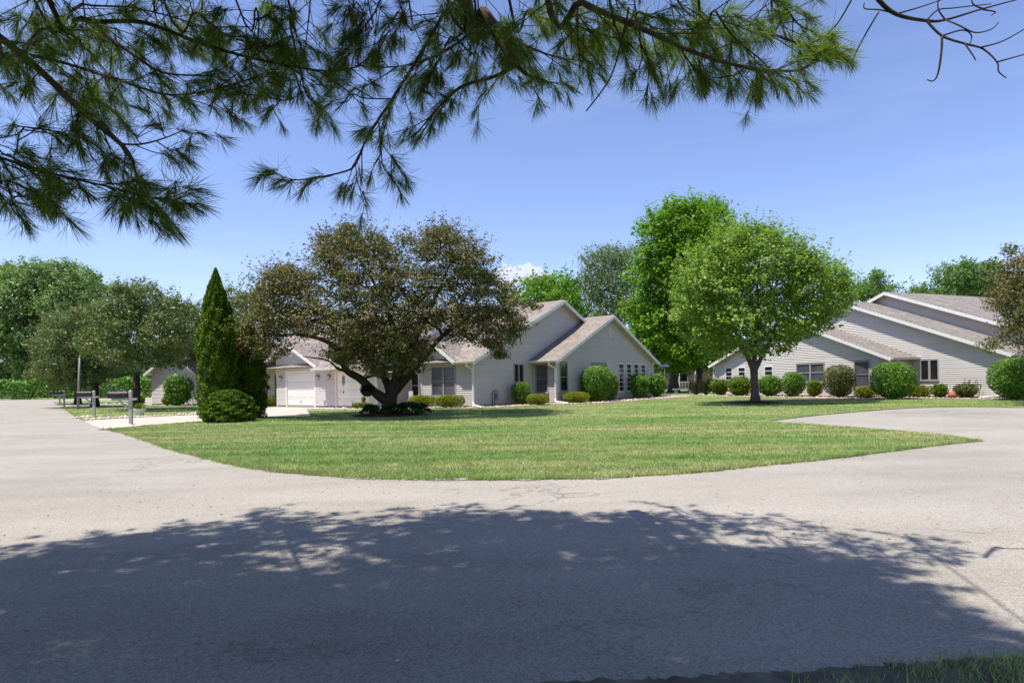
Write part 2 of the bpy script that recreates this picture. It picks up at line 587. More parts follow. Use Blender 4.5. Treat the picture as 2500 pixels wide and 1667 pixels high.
M['crab_far'] = leaf_mat('crabapple_leaves_far', [(0.045, 0.080, 0.022), (0.095, 0.145, 0.040), (0.14, 0.18, 0.055), (0.19, 0.175, 0.078)], 0.25, 0.4, 0.5, 0.5, (1.2, 1.2, 0.6))
M['maple'] = leaf_mat('red_maple_leaves', [(0.085, 0.15, 0.024), (0.155, 0.255, 0.042), (0.225, 0.33, 0.062), (0.29, 0.39, 0.09)], 0.38, 0.42, 0.45, 0.8)
M['bigmaple'] = leaf_mat('silver_maple_leaves', [(0.045, 0.11, 0.008), (0.10, 0.215, 0.014), (0.15, 0.285, 0.022), (0.21, 0.35, 0.04)], 0.38, 0.42, 0.4, 0.35)
M['cotton'] = leaf_mat('cottonwood_leaves', [(0.085, 0.155, 0.050), (0.14, 0.225, 0.072), (0.19, 0.285, 0.10), (0.25, 0.34, 0.14)], 0.3, 0.4, 0.45, 0.22)
M['locust'] = leaf_mat('locust_leaves', [(0.065, 0.11, 0.048), (0.10, 0.155, 0.066), (0.14, 0.195, 0.09), (0.18, 0.24, 0.11)], 0.3, 0.5, 0.3, 0.3)
M['oak'] = leaf_mat('far_green_leaves', [(0.055, 0.11, 0.028), (0.09, 0.165, 0.042), (0.13, 0.215, 0.058), (0.18, 0.27, 0.085)], 0.3, 0.45, 0.35, 0.25)
M['wood'] = leaf_mat('far_wood_leaves', [(0.04, 0.075, 0.03), (0.06, 0.105, 0.04), (0.085, 0.135, 0.055)], 0.2, 0.5, 0.3, 0.1)
M['thuja'] = leaf_mat('arborvitae_sprays', [(0.022, 0.050, 0.010), (0.065, 0.125, 0.012), (0.13, 0.205, 0.018), (0.20, 0.27, 0.028)], 0.2, 0.5, 0.3, 1.6)
M['yew'] = leaf_mat('yew_needles', [(0.075, 0.105, 0.012), (0.16, 0.19, 0.016), (0.25, 0.265, 0.024), (0.33, 0.32, 0.035)], 0.22, 0.5, 0.3, 2.0)
M['shrub'] = leaf_mat('viburnum_leaves', [(0.048, 0.11, 0.014), (0.10, 0.215, 0.026), (0.155, 0.29, 0.038), (0.21, 0.35, 0.06)], 0.28, 0.38, 0.5, 1.6)
M['shrub_lime'] = leaf_mat('spirea_leaves', [(0.045, 0.085, 0.010), (0.10, 0.16, 0.014), (0.16, 0.22, 0.02), (0.21, 0.25, 0.03)], 0.3, 0.4, 0.4, 1.6)
M['shrub_bronze'] = leaf_mat('bronze_shrub_leaves', [(0.06, 0.08, 0.02), (0.12, 0.14, 0.04), (0.17, 0.165, 0.07), (0.13, 0.20, 0.03)], 0.25, 0.45, 0.4, 1.2)
M['hosta'] = leaf_mat('hosta_leaves', [(0.012, 0.04, 0.012), (0.03, 0.075, 0.02), (0.05, 0.10, 0.035)], 0.15, 0.4, 0.5, 2.0)
M['ograss'] = leaf_mat('ornamental_grass', [(0.08, 0.11, 0.05), (0.14, 0.16, 0.08), (0.24, 0.21, 0.12)], 0.25, 0.5, 0.3, 2.0)
M['petal'] = leaf_mat('pink_petals', [(0.020, 0.030, 0.010), (0.05, 0.018, 0.018), (0.03, 0.05, 0.015)], 0.2, 0.5, 0.3, 6.0)
M['needle'] = leaf_mat('pine_needles', [(0.050, 0.095, 0.024), (0.11, 0.175, 0.032), (0.19, 0.26, 0.040), (0.30, 0.36, 0.06)], 0.5, 0.42, 0.4, 0.9)
M['dead_needle'] = leaf_mat('dead_pine_needles', [(0.12, 0.045, 0.02), (0.20, 0.08, 0.035), (0.16, 0.06, 0.03)], 0.25, 0.6, 0.2, 1.0)

# ------------------------------------------------------------------ ground, road, drives, lawns
def struct(name, mb, m):
    return tag(mb.build(name, m), kind='structure')


def sheet(name, poly, z, m, skirt=0.0):
    mb = MB()
    if skirt:
        mb.slab([(p[0], p[1]) for p in poly], z - skirt, z)
    else:
        n = len(poly)
        mb.add([(p[0], p[1], z) for p in poly], [tuple(range(n))])
    return struct(name, mb, m)


def smooth_line(pts, k=4):
    """Catmull-Rom through 2-D points"""
    P = [Vector((p[0], p[1], 0)) for p in pts]
    out = []
    for i in range(len(P) - 1):
        p0, p1, p2, p3 = P[max(i - 1, 0)], P[i], P[i + 1], P[min(i + 2, len(P) - 1)]
        for j in range(k):
            t = j / k
            out.append(0.5 * ((2 * p1) + (-p0 + p2) * t + (2 * p0 - 5 * p1 + 4 * p2 - p3) * t * t + (-p0 + 3 * p1 - 3 * p2 + p3) * t ** 3))
    out.append(P[-1])
    return [(p.x, p.y) for p in out]


def rag(pts, a, seed):
    r = random.Random(seed)
    return [(x + r.uniform(-a, a), y + r.uniform(-a, a)) for x, y in pts]


gp = lambda L: [tuple(G(x, y)[:2]) for x, y in L]

sheet('ground', [(-1500, -300), (1500, -300), (1500, 2500), (-1500, 2500)], -0.08, M['lawn'])
sheet('road', [(-140, 1.2), (-140, 112), (140, 112), (140, 1.2)], 0.0, M['road'])

# left house frame: x towards the right along the front, y away; origin at the front right corner
LA, LR = (-2.1, 34.1), math.radians(-38)
RA, RR = (16.07, 49.8), math.radians(-67)


def frame(o, r):
    c, s = math.cos(r), math.sin(r)
    return lambda x, y: (o[0] + c * x - s * y, o[1] + s * x + c * y)


LF, RF = frame(LA, LR), frame(RA, RR)

near_arc = gp([(262, 1049), (330, 1068), (400, 1093), (500, 1120), (600, 1141), (700, 1155), (850, 1166), (1000, 1171), (1150, 1172),
               (1300, 1171), (1500, 1167), (1700, 1154), (1850, 1139), (2000, 1124), (2150, 1106), (2300, 1087), (2392, 1078)])
near_arc = rag(smooth_line(near_arc, 9), 0.034, 3)
drive_r = rag(smooth_line(gp([(2392, 1078), (2300, 1063), (2180, 1053), (2060, 1043), (1960, 1036), (1868, 1030)]), 5), 0.015, 4)
drive_far = rag(smooth_line(gp([(1868, 1030), (1980, 1016), (2090, 1006), (2200, 998), (2300, 994.5), (2420, 994.5), (2560, 996)]), 5), 0.01, 5)
drive_l_near = [LF(-4.6, -2.5), LF(-4.9, -4.6), LF(-7.2, -5.4)] + gp([(760, 1016), (635, 1021), (480, 1030), (350, 1040), (262, 1049)])
lawn_main = near_arc + drive_r[1:] + drive_far[1:] + [(60, 24), (140, 24), (140, 160), (-6, 160), LF(-4.6, 3)] + drive_l_near[:-1]
sheet('lawn', lawn_main, 0.028, M['lawn'], 0.12)
strip = gp([(200, 1026), (330, 1019), (480, 1012)]) + [LF(-14.8, -6.0), LF(-14.9, -2.0), LF(-30, 14)] + gp([(420, 991), (300, 990), (150, 996.5)])
strip_mid = gp([(200, 1026), (185, 1018), (150, 998)])
lawn_strip = strip + strip_mid[::-1][1:-1]
sheet('lawn', lawn_strip, 0.028, M['lawn'], 0.12)
lawn_far = gp([(140, 989), (250, 985), (345, 984), (345, 978), (240, 977.5), (128, 982)])
sheet('lawn', lawn_far, 0.028, M['lawn'], 0.12)
lawn_hedge = [(-170, 92), (-60, 98), (-30, 110), (-30, 160), (-260, 160), (-260, 92)]
sheet('lawn', lawn_hedge, 0.028, M['lawn'], 0.12)
# concrete drives laid a few millimetres over the road surface
drive_left = gp([(205, 1026), (330, 1019), (480, 1012)]) + [LF(-14.8, -6.0), LF(-14.7, -2.6), LF(-4.75, -2.6), LF(-4.9, -4.6), LF(-7.2, -5.4)] + \
    gp([(760, 1016), (635, 1021), (480, 1030), (350, 1040), (258, 1048), (225, 1038)])
sheet('driveway', drive_left, 0.005, M['drive'])
verge_edge = rag(smooth_line(gp([(1180, 1675), (1330, 1668), (1500, 1659), (1650, 1655), (1800, 1644), (1960, 1640), (2100, 1627), (2230, 1621), (2350, 1609), (2560, 1600)]), 9), 0.022, 9)
verge = [(-0.45, 1.25), (-0.45, 2.7)] + verge_edge + [(9, 3.4), (14, 3.9), (14, 1.25)]
sheet('verge', verge, 0.006, M['verge'], 0.1)
verge_back = [(-140, -60), (-140, 1.9), (-8, 2.0), (-0.47, 2.25), (-0.47, 1.22), (14.02, 1.22), (14.02, 3.9), (140, 9), (140, -60)]
sheet('verge', verge_back, 0.016, M['lawn'], 0.1)


def in_poly(P, poly):
    x, y = P[:, 0], P[:, 1]
    c = np.zeros(len(P), bool)
    n = len(poly)
    for i in range(n):
        x1, y1 = poly[i]
        x2, y2 = poly[(i + 1) % n]
        t = ((y1 > y) != (y2 > y))
        with np.errstate(divide='ignore', invalid='ignore'):
            c ^= t & (x < (x2 - x1) * (y - y1) / (y2 - y1 + 1e-12) + x1)
    return c


# ------------------------------------------------------------------ houses
COURSE = 0.112


class House:
    def __init__(self, name, label, o, r):
        self.root = thing(name, label, 'house', (o[0], o[1], 0), r)
        self.boards = []                     # (area, mesh-builder, wall object)

    def wall(self, name, P0, P1, prof, openings=(), zb=0.14, mat='siding', boards=True, skip=None):
        """P0 -> P1 in house coordinates, outside on the right-hand side; prof = top outline [(s, z), ...]"""
        P0, P1 = Vector((P0[0], P0[1], 0)), Vector((P1[0], P1[1], 0))
        d = P1 - P0
        L = d.length
        W = Matrix.Translation(P0) @ Matrix.Rotation(math.atan2(d.y, d.x), 4, 'Z')
        poly = [(0, zb), (L, zb)] + [p for p in reversed(prof)]
        w = MB().prism(poly, 0.03, 0.14).build(name, M['sheath'], self.root, W)
        if boards:
            xs = [p[0] for p in prof]
            zs = [p[1] for p in prof]

            def span(z):
                g = np.linspace(0, L, 401)
                h = np.interp(g, xs, zs)
                ok = g[h >= z - 1e-6]
                return (ok[0], ok[-1]) if len(ok) else None
            z = zb
            while z < max(zs) - 0.02:
                z1 = z + COURSE
                lo, hi = span(z), span(min(z1, max(zs)))
                if hi is None: hi = lo
                if lo is None: break
                pieces = [(lo[0], lo[1], hi[0], hi[1])]
                for (s0, s1, o0, o1) in openings:
                    if min(o1, z1) - max(o0, z) > 0.5 * COURSE:
                        nxt = []
                        for (a0, b0, a1, b1) in pieces:
                            if s1 <= a0 or s0 >= b0: nxt.append((a0, b0, a1, b1)); continue
                            if s0 > a0: nxt.append((a0, s0, min(a1, s0), s0))
                            if s1 < b0: nxt.append((s1, b0, s1, max(b1, s1)))
                        pieces = nxt
                for (a0, b0, a1, b1) in pieces:
                    if b0 - a0 < 0.02: continue
                    if skip and skip((a0 + b0) / 2, z): continue
                    j = random.uniform(-0.0015, 0.0015)
                    mb = MB().hexa([(a0, -0.050 + j, z), (b0, -0.050 + j, z), (b0, 0.029, z), (a0, 0.029, z),
                                    (a1, -0.004 + j, z1 + 0.006), (b1, -0.004 + j, z1 + 0.006), (b1, 0.029, z1 + 0.006), (a1, 0.029, z1 + 0.006)])
                    self.boards.append(((b0 - a0) * COURSE, mb, w, M[mat], W))
                z = z1
        MB().box(-0.02, -0.015, -0.08, L + 0.02, 0.14, zb).build('foundation', M['found'], self.root, W)
        return w, W, L

    def finish(self):
        self.boards.sort(key=lambda b: -b[0])
        for i, (a, mb, w, m, W) in enumerate(self.boards[:295]):
            mb.build('siding_board', m, w)
        rest = {}
        for (a, mb, w, m, W) in self.boards[295:]:
            rest.setdefault((w.name, m.name), [w, m, MB()])[2].add(mb.v, mb.f)
        for w, m, mb in rest.values():
            tag(mb.build('siding_boards', m, w), kind='stuff')

    def roof(self, pts, m='roof', th=0.07, soffit=True):
        """pts: 3-D outline, counter-clockwise from above"""
        P = [Vector(p) for p in pts]
        n = (P[1] - P[0]).cross(P[2] - P[1]).normalized()
        if n.z < 0: n = -n
        x = Vector((0, 0, 1)).cross(n)
        x = x.normalized() if x.length > 1e-4 else Vector((1, 0, 0))
        y = n.cross(x)
        R = Matrix((x, y, n)).transposed().to_4x4()
        W = Matrix.Translation(P[0]) @ R
        Wi = W.inverted()
        q = [(Wi @ p) for p in P]
        o = MB().slab([(a.x, a.y) for a in q], 0.0, th).build('roof', M[m], self.root, W)
        if soffit:
            c = sum(((a.x, a.y) for a in q), ())
            cx, cy = sum(c[0::2]) / len(q), sum(c[1::2]) / len(q)
            s = [(cx + (a.x - cx) * 0.995, cy + (a.y - cy) * 0.995) for a in q]
            MB().slab(s, -0.035, -0.004).build('soffit', M['soffit'], o)
        return o

    def fascia(self, a, b, h=0.20, drop=0.06, w=0.03, off=(0, 0, 0), name='rake_board'):
        a, b, off = Vector(a), Vector(b), Vector(off)
        dn = Vector((0, 0, -drop))
        return MB().beam(a + dn + off, b + dn + off, w, h).build(name, M['trim'], self.root)

    def gutter(self, a, b, n):
        """n: outward horizontal"""
        a, b, n = Vector(a), Vector(b), Vector(n).normalized()
        mb = MB()
        prof = [(0.0, -0.13), (0.07, -0.13), (0.125, -0.03), (0.125, 0.0), (0.105, 0.0), (0.105, -0.02), (0.0, -0.02)]
        k = len(prof)
        pts = [a + n * u + Vector((0, 0, v)) for u, v in prof] + [b + n * u + Vector((0, 0, v)) for u, v in prof]
        mb.add(pts, [tuple(range(k)), tuple(range(2 * k - 1, k - 1, -1))] + [(i, k + i, k + (i + 1) % k, (i + 1) % k) for i in range(k)])
        return mb.build('gutter', M['trim'], self.root)

    def downspout(self, pts):
        return MB().tube(pts, 0.062, 4).build('downspout', M['trim'], self.root)

    def corner(self, x, y, z1, a=0.05, name='corner_board'):
        return MB().box(x - a, y - a, 0.02, x + a, y + a, z1).build(name, M['trim'], self.root)

    def window(self, W, s0, s1, z0, z1, cols=2, rows=2, frame='taupe', glass='glass', fw=0.06, mull=0.09, bar=0.035, sill=True, base=0.0):
        mb = MB()
        y0, y1 = -0.062, 0.028
        mb.box(s0, y0, z0, s0 + fw, y1, z1).box(s1 - fw, y0, z0, s1, y1, z1)
        mb.box(s0 + fw, y0, z1 - fw, s1 - fw, y1, z1).box(s0 + fw, y0, z0, s1 - fw, y1, z0 + fw)
        if base: mb.box(s0 + fw, y0 + 0.01, z0 + fw, s1 - fw, y1, z0 + fw + base)
        if sill: mb.box(s0 - 0.03, y0 - 0.035, z0 - 0.045, s1 + 0.03, y1, z0 - 0.001)
        iw = (s1 - s0 - 2 * fw - (cols - 1) * mull) / cols
        zb = z0 + fw + base
        ih = (z1 - fw - zb - (rows - 1) * bar) / rows
        panes = []
        for c in range(cols):
            a = s0 + fw + c * (iw + mull)
            if c: mb.box(a - mull, y0 + 0.006, z0 + fw, a, y1, z1 - fw)
            for r in range(rows):
                b = zb + r * (ih + bar)
                if r: mb.box(a, y0 + 0.016, b - bar, a + iw, y1, b)
                panes.append((a, b, a + iw, b + ih))
        o = mb.build('window', M[frame], self.root, W)
        for (a, b, c, d) in panes:
            MB().box(a, -0.012, b, c, 0.026, d).build('pane', M[glass], o)
        return o

    def garage_door(self, W, s0, s1, z1, rows=4, jamb='trim', jw=0.14):
        mb = MB()
        mb.box(s0 - jw, -0.055, 0.0, s0, 0.02, z1 + jw).box(s1, -0.055, 0.0, s1 + jw, 0.02, z1 + jw).box(s0, -0.055, z1, s1, 0.02, z1 + jw)
        o = mb.build('garage_door', M[jamb], self.root, W)
        h = (z1 - 0.02) / rows
        for r in range(rows):
            a, b = 0.02 + r * h, 0.02 + (r + 1) * h - 0.012
            p = MB().box(s0, 0.0, a, s1, 0.027, b)
            n = 4
            w = (s1 - s0) / n
            for k in range(n):                # raised fields of a steel door
                u0, u1 = s0 + k * w + 0.07, s0 + (k + 1) * w - 0.07
                p.hexa([(u0, -0.001, a + 0.09), (u1, -0.001, a + 0.09), (u1, -0.001, b - 0.09), (u0, -0.001, b - 0.09),
                        (u0 + 0.03, -0.014, a + 0.12), (u1 - 0.03, -0.014, a + 0.12), (u1 - 0.03, -0.014, b - 0.12), (u0 + 0.03, -0.014, b - 0.12)])
            p.build('panel', M['door_paint'], o)
        MB().box((s0 + s1) / 2 - 0.08, -0.03, 0.35, (s0 + s1) / 2 + 0.08, -0.002, 0.38).build('handle', M['black'], o)
        return o

    def lantern(self, W, s, z):
        mb = MB()
        mb.box(s - 0.055, -0.035, z - 0.02, s + 0.055, -0.005, z + 0.14)
        mb.tube([(s, -0.03, z + 0.09), (s, -0.10, z + 0.17), (s, -0.17, z + 0.13)], 0.012, 5)
        mb.lathe([(0.02, 0.14), (0.085, 0.07), (0.075, 0.06)], 8, (s, -0.17, z - 0.02))
        mb.lathe([(0.05, -0.17), (0.065, -0.155), (0.03, -0.15)], 8, (s, -0.17, z - 0.02))
        for k in range(4):
            a = math.pi / 4 + k * math.pi / 2
            mb.tube([(s + 0.06 * math.cos(a), -0.17 + 0.06 * math.sin(a), z - 0.18), (s + 0.075 * math.cos(a), -0.17 + 0.075 * math.sin(a), z + 0.045)], 0.006, 4)
        o = mb.build('wall_lantern', M['black'], self.root, W)
        MB().lathe([(0.045, -0.16), (0.06, 0.05)], 8, (s, -0.17, z - 0.02)).build('lantern_glass', M['white_pot'], o)
        return o


def text_mesh(name, body, size, m, parent, Wm, depth=0.004):
    cu = bpy.data.curves.new(name, 'FONT')
    cu.body = body
    cu.size = size
    cu.extrude = depth
    cu.align_x, cu.align_y = 'CENTER', 'CENTER'
    tmp = bpy.data.objects.new(name, cu)
    COL.objects.link(tmp)
    dg = bpy.context.evaluated_depsgraph_get()
    me = bpy.data.meshes.new_from_object(tmp.evaluated_get(dg))
    bpy.data.objects.remove(tmp)
    me.materials.clear()
    me.materials.append(m)
    return link(name, me, parent, Wm)


PITCH, ZE = 0.45, 2.62
EZ = lambda d: ZE - PITCH * d                     # roof height a distance d outside the wall
# ---------------- left house
LH = House('ranch_house', 'grey sided ranch house with two garage doors behind the large bronze crabapple', LA, LR)
RY, RZ = 8.54, ZE + PITCH * 8.54
# main gable end (faces right)
wG, WG, LG = LH.wall('gable_wall', (0, 0), (0, 2 * RY), [(0, ZE), (RY, RZ), (2 * RY, ZE)],
                     [(3.55, 4.5, 1.30, 2.40), (5.42, 30, 0, 2.7)])
LH.window(WG, 3.55, 4.5, 1.30, 2.40, 2, 1, 'taupe', 'glass', 0.055, 0.11)
# front with the double window, then the entry
wF, WF, LFr = LH.wall('front_wall', (-4.9, 0), (0, 0), [(0, ZE), (0.6, ZE), (2.28, 3.60), (3.95, ZE), (4.9, ZE)],
                      [(0.05, 0.95, 0, 2.2), (1.79, 3.69, 0.60, 2.30)])
LH.window(WF, 1.79, 3.69, 0.60, 2.30, 2, 2, 'taupe', 'glass_screen', 0.08, 0.10, 0.04)
dmb = MB()
dmb.box(0.02, -0.05, 0.14, 0.10, 0.03, 2.26).box(0.90, -0.05, 0.14, 0.98, 0.03, 2.26).box(0.10, -0.05, 2.17, 0.90, 0.03, 2.26)
dmb.box(0.10, -0.02, 0.14, 0.17, 0.025, 2.17).box(0.83, -0.02, 0.14, 0.90, 0.025, 2.17).box(0.17, -0.02, 2.09, 0.83, 0.025, 2.17).box(0.17, -0.02, 0.14, 0.83, 0.025, 0.36).box(0.17, -0.02, 1.22, 0.83, 0.025, 1.26)
ed = dmb.build('entry_door', M['jamb'], LH.root, WF)
MB().box(0.17, -0.006, 0.36, 0.83, 0.024, 1.22).build('pane', M['glass_dark'], ed)
MB().box(0.17, -0.006, 1.26, 0.83, 0.024, 2.09).build('pane', M['glass_dark'], ed)
MB().box(0.775, -0.07, 1.08, 0.80, -0.02, 1.20).build('handle', M['black'], ed)
LH.corner(0.0, 0.0, ZE - 0.1)
LH.corner(-3.9, -0.03, ZE - 0.1)
# garage wing: side wall and front
GY, GX = -2.5, -4.9
wS, WS, _ = LH.wall('garage_side_wall', (GX, GY), (GX, 14.58), [(0, ZE), (RY, RZ), (2 * RY, ZE)],
                    [(2.7, 30, 0, 2.65)], mat='siding')
gprof = [(0, ZE), (0.2, ZE), (1.57, 4.0), (4.7, ZE), (9.77, ZE)]
wB, WB, LB = LH.wall('garage_front_wall', (-14.67, GY), (GX, GY), [(0, 3.22), (1.57, 4.05), (4.72, ZE), (9.77, ZE)],
                     [(1.0, 4.2, 0, 2.3), (6.1, 9.2, 0, 2.3)], mat='siding_pale')
LH.garage_door(WB, 1.14, 4.05, 2.13, 4)
LH.garage_door(WB, 6.25, 9.05, 2.13, 4, 'jamb', 0.16)
for s, z in ((0.55, 1.86), (4.52, 1.86), (5.62, 1.86)): LH.lantern(WB, s, z)
MB().box(5.0, -0.09, 0.25, 5.14, -0.032, 0.48).build('outlet_box', M['meter'], LH.root, WB)
LH.corner(-14.67, GY, ZE + 0.4)
LH.corner(GX, GY, ZE - 0.1)
for i, ch in enumerate('1309'):
    text_mesh('house_number', ch, 0.17, M['black'], LH.root, Matrix.Translation((-14.67, GY - 0.056, 1.80 - i * 0.19)) @ Matrix.Rotation(math.pi / 2, 4, 'X'))
# recessed front with a window left of the garage
wC, WC, _ = LH.wall('recessed_wall', (-22, GY + 1.2), (-14.62, GY + 1.2), [(0, ZE + 0.5), (7.38, ZE + 0.5)], [(5.1, 6.9, 0.55, 2.2)])
LH.window(WC, 5.1, 6.9, 0.55, 2.2, 2, 2, 'taupe', 'glass_screen', 0.07, 0.09)
LH.wall('garage_return_wall', (-14.67, GY + 1.2), (-14.67, GY), [(0, ZE + 0.5), (1.2, ZE + 0.5)])
LH.wall('end_wall', (-22, 14.58), (-22, GY + 1.2), [(0, ZE), (RY, RZ), (15.88, ZE)], boards=False)
LH.wall('rear_wall', (0, 2 * RY), (-22, 2 * RY - 2.5), [(0, ZE), (22.14, ZE)], boards=False)
# right wing with the small-paned windows
WX, WY0, WY1 = 1.73, 5.42, 18.3
WAP = (WY0 + WY1) / 2
WZA = ZE + 0.08 + PITCH * (WAP - WY0)
wW, WW, LW = LH.wall('wing_front_wall', (0, WY0), (WX, WY0), [(0, ZE + 0.05), (WX, ZE + 0.05)], [(0.25, 1.2, 0.66, 2.36)])
LH.window(WW, 0.25, 1.2, 0.66, 2.36, 1, 2, 'taupe', 'glass_screen', 0.07)
op = [(0.30, 1.2, 0.72, 2.44), (3.93, 5.93, 0.9, 2.44)] + [(a, a + 0.82, 0.52, 2.5) for a in (7.5, 8.62, 9.72, 10.80)]
wV, WV, LV = LH.wall('wing_gable_wall', (WX, WY0), (WX, WY1), [(0, ZE + 0.08), (WAP - WY0, WZA), (WY1 - WY0, ZE + 0.08)], op)
LH.window(WV, 0.30, 1.2, 0.72, 2.44, 1, 2, 'taupe', 'glass', 0.07)
LH.window(WV, 3.93, 5.93, 0.9, 2.44, 2, 2, 'taupe', 'glass', 0.07)
for a in (7.5, 8.62, 9.72, 10.80): LH.window(WV, a, a + 0.82, 0.52, 2.5, 1, 6, 'trim', 'glass', 0.085, 0.05, 0.04)
vz, vs = 4.52, WAP - WY0
vm = MB()
oct8 = [(vs + 0.25 * math.cos(a) * 1.0, vz + 0.33 * math.sin(a)) for a in [math.pi / 8 + k * math.pi / 4 for k in range(8)]]
vm.prism(oct8, -0.07, -0.03)
vent = vm.build('gable_vent', M['trim'], LH.root, WV)
for k in range(7):
    z = vz - 0.21 + k * 0.065
    w = 0.17 - abs(k - 3) * 0.012
    MB().hexa([(vs - w, -0.10, z), (vs + w, -0.10, z), (vs + w, -0.071, z + 0.02), (vs - w, -0.071, z + 0.02),
               (vs - w, -0.09, z + 0.012), (vs + w, -0.09, z + 0.012), (vs + w, -0.071, z + 0.04), (vs - w, -0.071, z + 0.04)]).build('slat', M['soffit'], vent)
LH.corner(WX, WY0, ZE - 0.05)
LH.corner(WX, WY1, ZE - 0.05)
# roofs
o = 0.45
def main_roof(x0, x1, y0, m='roof'):
    ry = y0 + RY
    LH.roof([(x0, y0 - o, EZ(o)), (x1, y0 - o, EZ(o)), (x1, ry, RZ), (x0, ry, RZ)], m)
    LH.roof([(x1, y0 + 2 * RY + o, EZ(o)), (x0, y0 + 2 * RY + o, EZ(o)), (x0, ry, RZ), (x1, ry, RZ)], m)
    for q in (0, 2 * RY):
        sg = -1 if q == 0 else 1
        LH.fascia((x1, y0 + q + sg * o, EZ(o)), (x1, ry, RZ), off=(0.016, 0, 0))
main_roof(-4.9, 0.38, 0.0)
main_roof(-22.4, -4.6, GY)
LH.roof([(WX + 0.38, WAP - 6.9, ZE + 0.08 - PITCH * o), (WX + 0.38, WAP, WZA), (0.02, WAP, WZA), (0.02, WAP - 6.9, ZE + 0.08 - PITCH * o)][::-1][0:4])
LH.roof([(WX + 0.38, WAP + 6.9, ZE + 0.08 - PITCH * o), (WX + 0.38, WAP, WZA), (0.02, WAP, WZA), (0.02, WAP + 6.9, ZE + 0.08 - PITCH * o)])
for sg in (-1, 1):
    LH.fascia((WX + 0.38, WAP + sg * 6.9, ZE + 0.08 - PITCH * o), (WX + 0.38, WAP, WZA), off=(0.016, 0, 0))
LH.gutter((0.40, -o, EZ(o) + 0.07), (-0.95, -o, EZ(o) + 0.07), (0, -1, 0))
LH.gutter((WX + 0.40, WAP - 6.9, ZE + 0.08 - PITCH * o + 0.07), (0.03, WAP - 6.9, ZE + 0.08 - PITCH * o + 0.07), (0, -1, 0))
LH.roof([(-9.75, GY - 0.8, EZ(0.8)), (-4.6, GY - 0.8, EZ(0.8)), (-4.6, GY - o - 0.002, EZ(o)), (-9.75, GY - o - 0.002, EZ(o))])
LH.gutter((-4.58, GY - 0.8, EZ(0.8) + 0.07), (-9.75, GY - 0.8, EZ(0.8) + 0.07), (0, -1, 0))
LH.gutter((-16.6, GY - o, EZ(o) + 0.07), (-22.4, GY - o, EZ(o) + 0.07), (0, -1, 0))


def cross_gable(H, xc, half, yf, zr, y_at, ze, m='roof'):
    """small gable standing on a front slope; y_at(z) gives where that slope reaches height z"""
    yb, ye = y_at(zr), y_at(ze)
    for sg in (-1, 1):
        H.roof([(xc + sg * half, yf, ze + 0.012), (xc, yf, zr + 0.012), (xc, yb, zr + 0.012), (xc + sg * half, ye, ze + 0.012)], m)
        H.fascia((xc + sg * half, yf, ze), (xc, yf, zr), off=(0, -0.017, 0), h=0.19)


cross_gable(LH, -2.62, 1.7, -o, 3.62, lambda z: (z - ZE) / PITCH, EZ(o) + 0.06)
cross_gable(LH, -13.1, 3.3, GY - o, 4.05, lambda z: GY + (z - ZE) / PITCH, EZ(o) + 0.06)
MB().prism([(-0.22, -0.22), (0.22, -0.22), (0.3, 0), (0.22, 0.22), (-0.22, 0.22), (-0.3, 0)], -0.06, -0.03).build('gable_vent', M['trim'], LH.root, WB @ Matrix.Translation((1.57, 0, 3.42)))
# downspouts
LH.downspout([(0.02, -0.52, 2.38), (0.02, -0.5, 2.25), (0.10, -0.10, 2.02), (0.10, -0.10, 0.32), (0.16, -0.16, 0.16), (1.75, -1.30, 0.10)])
LH.downspout([(WX - 0.15, WY0 - 0.52, 2.42), (WX - 0.15, WY0 - 0.5, 2.30), (WX + 0.0, WY0 - 0.11, 2.10), (WX + 0.0, WY0 - 0.11, 0.32), (WX + 0.06, WY0 - 0.18, 0.16), (WX + 1.6, WY0 - 1.15, 0.10)])
LH.downspout([(-4.70, GY - 0.86, 2.22), (-4.70, GY - 0.8, 2.12), (-4.66, GY - 0.2, 2.02), (-4.05, -0.16, 1.95), (-4.02, -0.12, 1.85), (-4.02, -0.12, 0.1)])
# gas meter on the gable end
gm = MB()
gm.tube([(1.40, -0.16, 0.0), (1.40, -0.16, 0.78), (1.52, -0.16, 0.86), (1.62, -0.16, 0.80), (1.62, -0.16, 0.0)], 0.022, 6)
gm.tube([(1.52, -0.16, 0.86), (1.80, -0.16, 0.90), (1.92, -0.16, 0.82), (1.92, -0.16, 0.62)], 0.022, 6)
mt = gm.build('gas_meter', M['pipe'], LH.root, WG)
MB().box(1.78, -0.27, 0.38, 2.06, -0.08, 0.66).lathe([(0.09, 0), (0.09, 0.05)], 10, (1.92, -0.18, 0.66)).build('meter_body', M['meter'], mt)
LH.finish()

# ---------------- right house
RH = House('ranch_house', 'sunlit grey sided house with long low gables behind a row of rounded shrubs', RA, RR)
P2, ZR = 0.385, 2.45
EZ2 = lambda d: ZR - P2 * d
WA2, WZ2 = 7.2, 2.45 + 0.385 * 7.2
MX0, MX1, MY = 0.2, 19.46, 1.95
MA2, MZ2 = (MX0 + MX1) / 2, 2.45 + 0.385 * (MX1 - MX0) / 2
grid = [(1.0, 1.8), (2.36, 3.16), (3.7, 4.5), (4.95, 5.8)]
op = [(a, b, 0.5, 2.16) for a, b in grid] + [(7.8, 10.08, 0.92, 2.22), (12.15, 13.25, 0.6, 2.22)]
_, W1, _ = RH.wall('wing_gable_wall', (0, 0), (14.4, 0), [(0, ZR), (WA2, WZ2), (14.4, ZR)], op, mat='siding_pale')
for a, b in grid: RH.window(W1, a, b, 0.5, 2.16, 1, 5, 'trim', 'glass', 0.085, 0.05, 0.045)
RH.window(W1, 7.8, 10.08, 0.92, 2.22, 2, 2, 'taupe', 'glass_screen', 0.08, 0.12, 0.06, base=0.05)
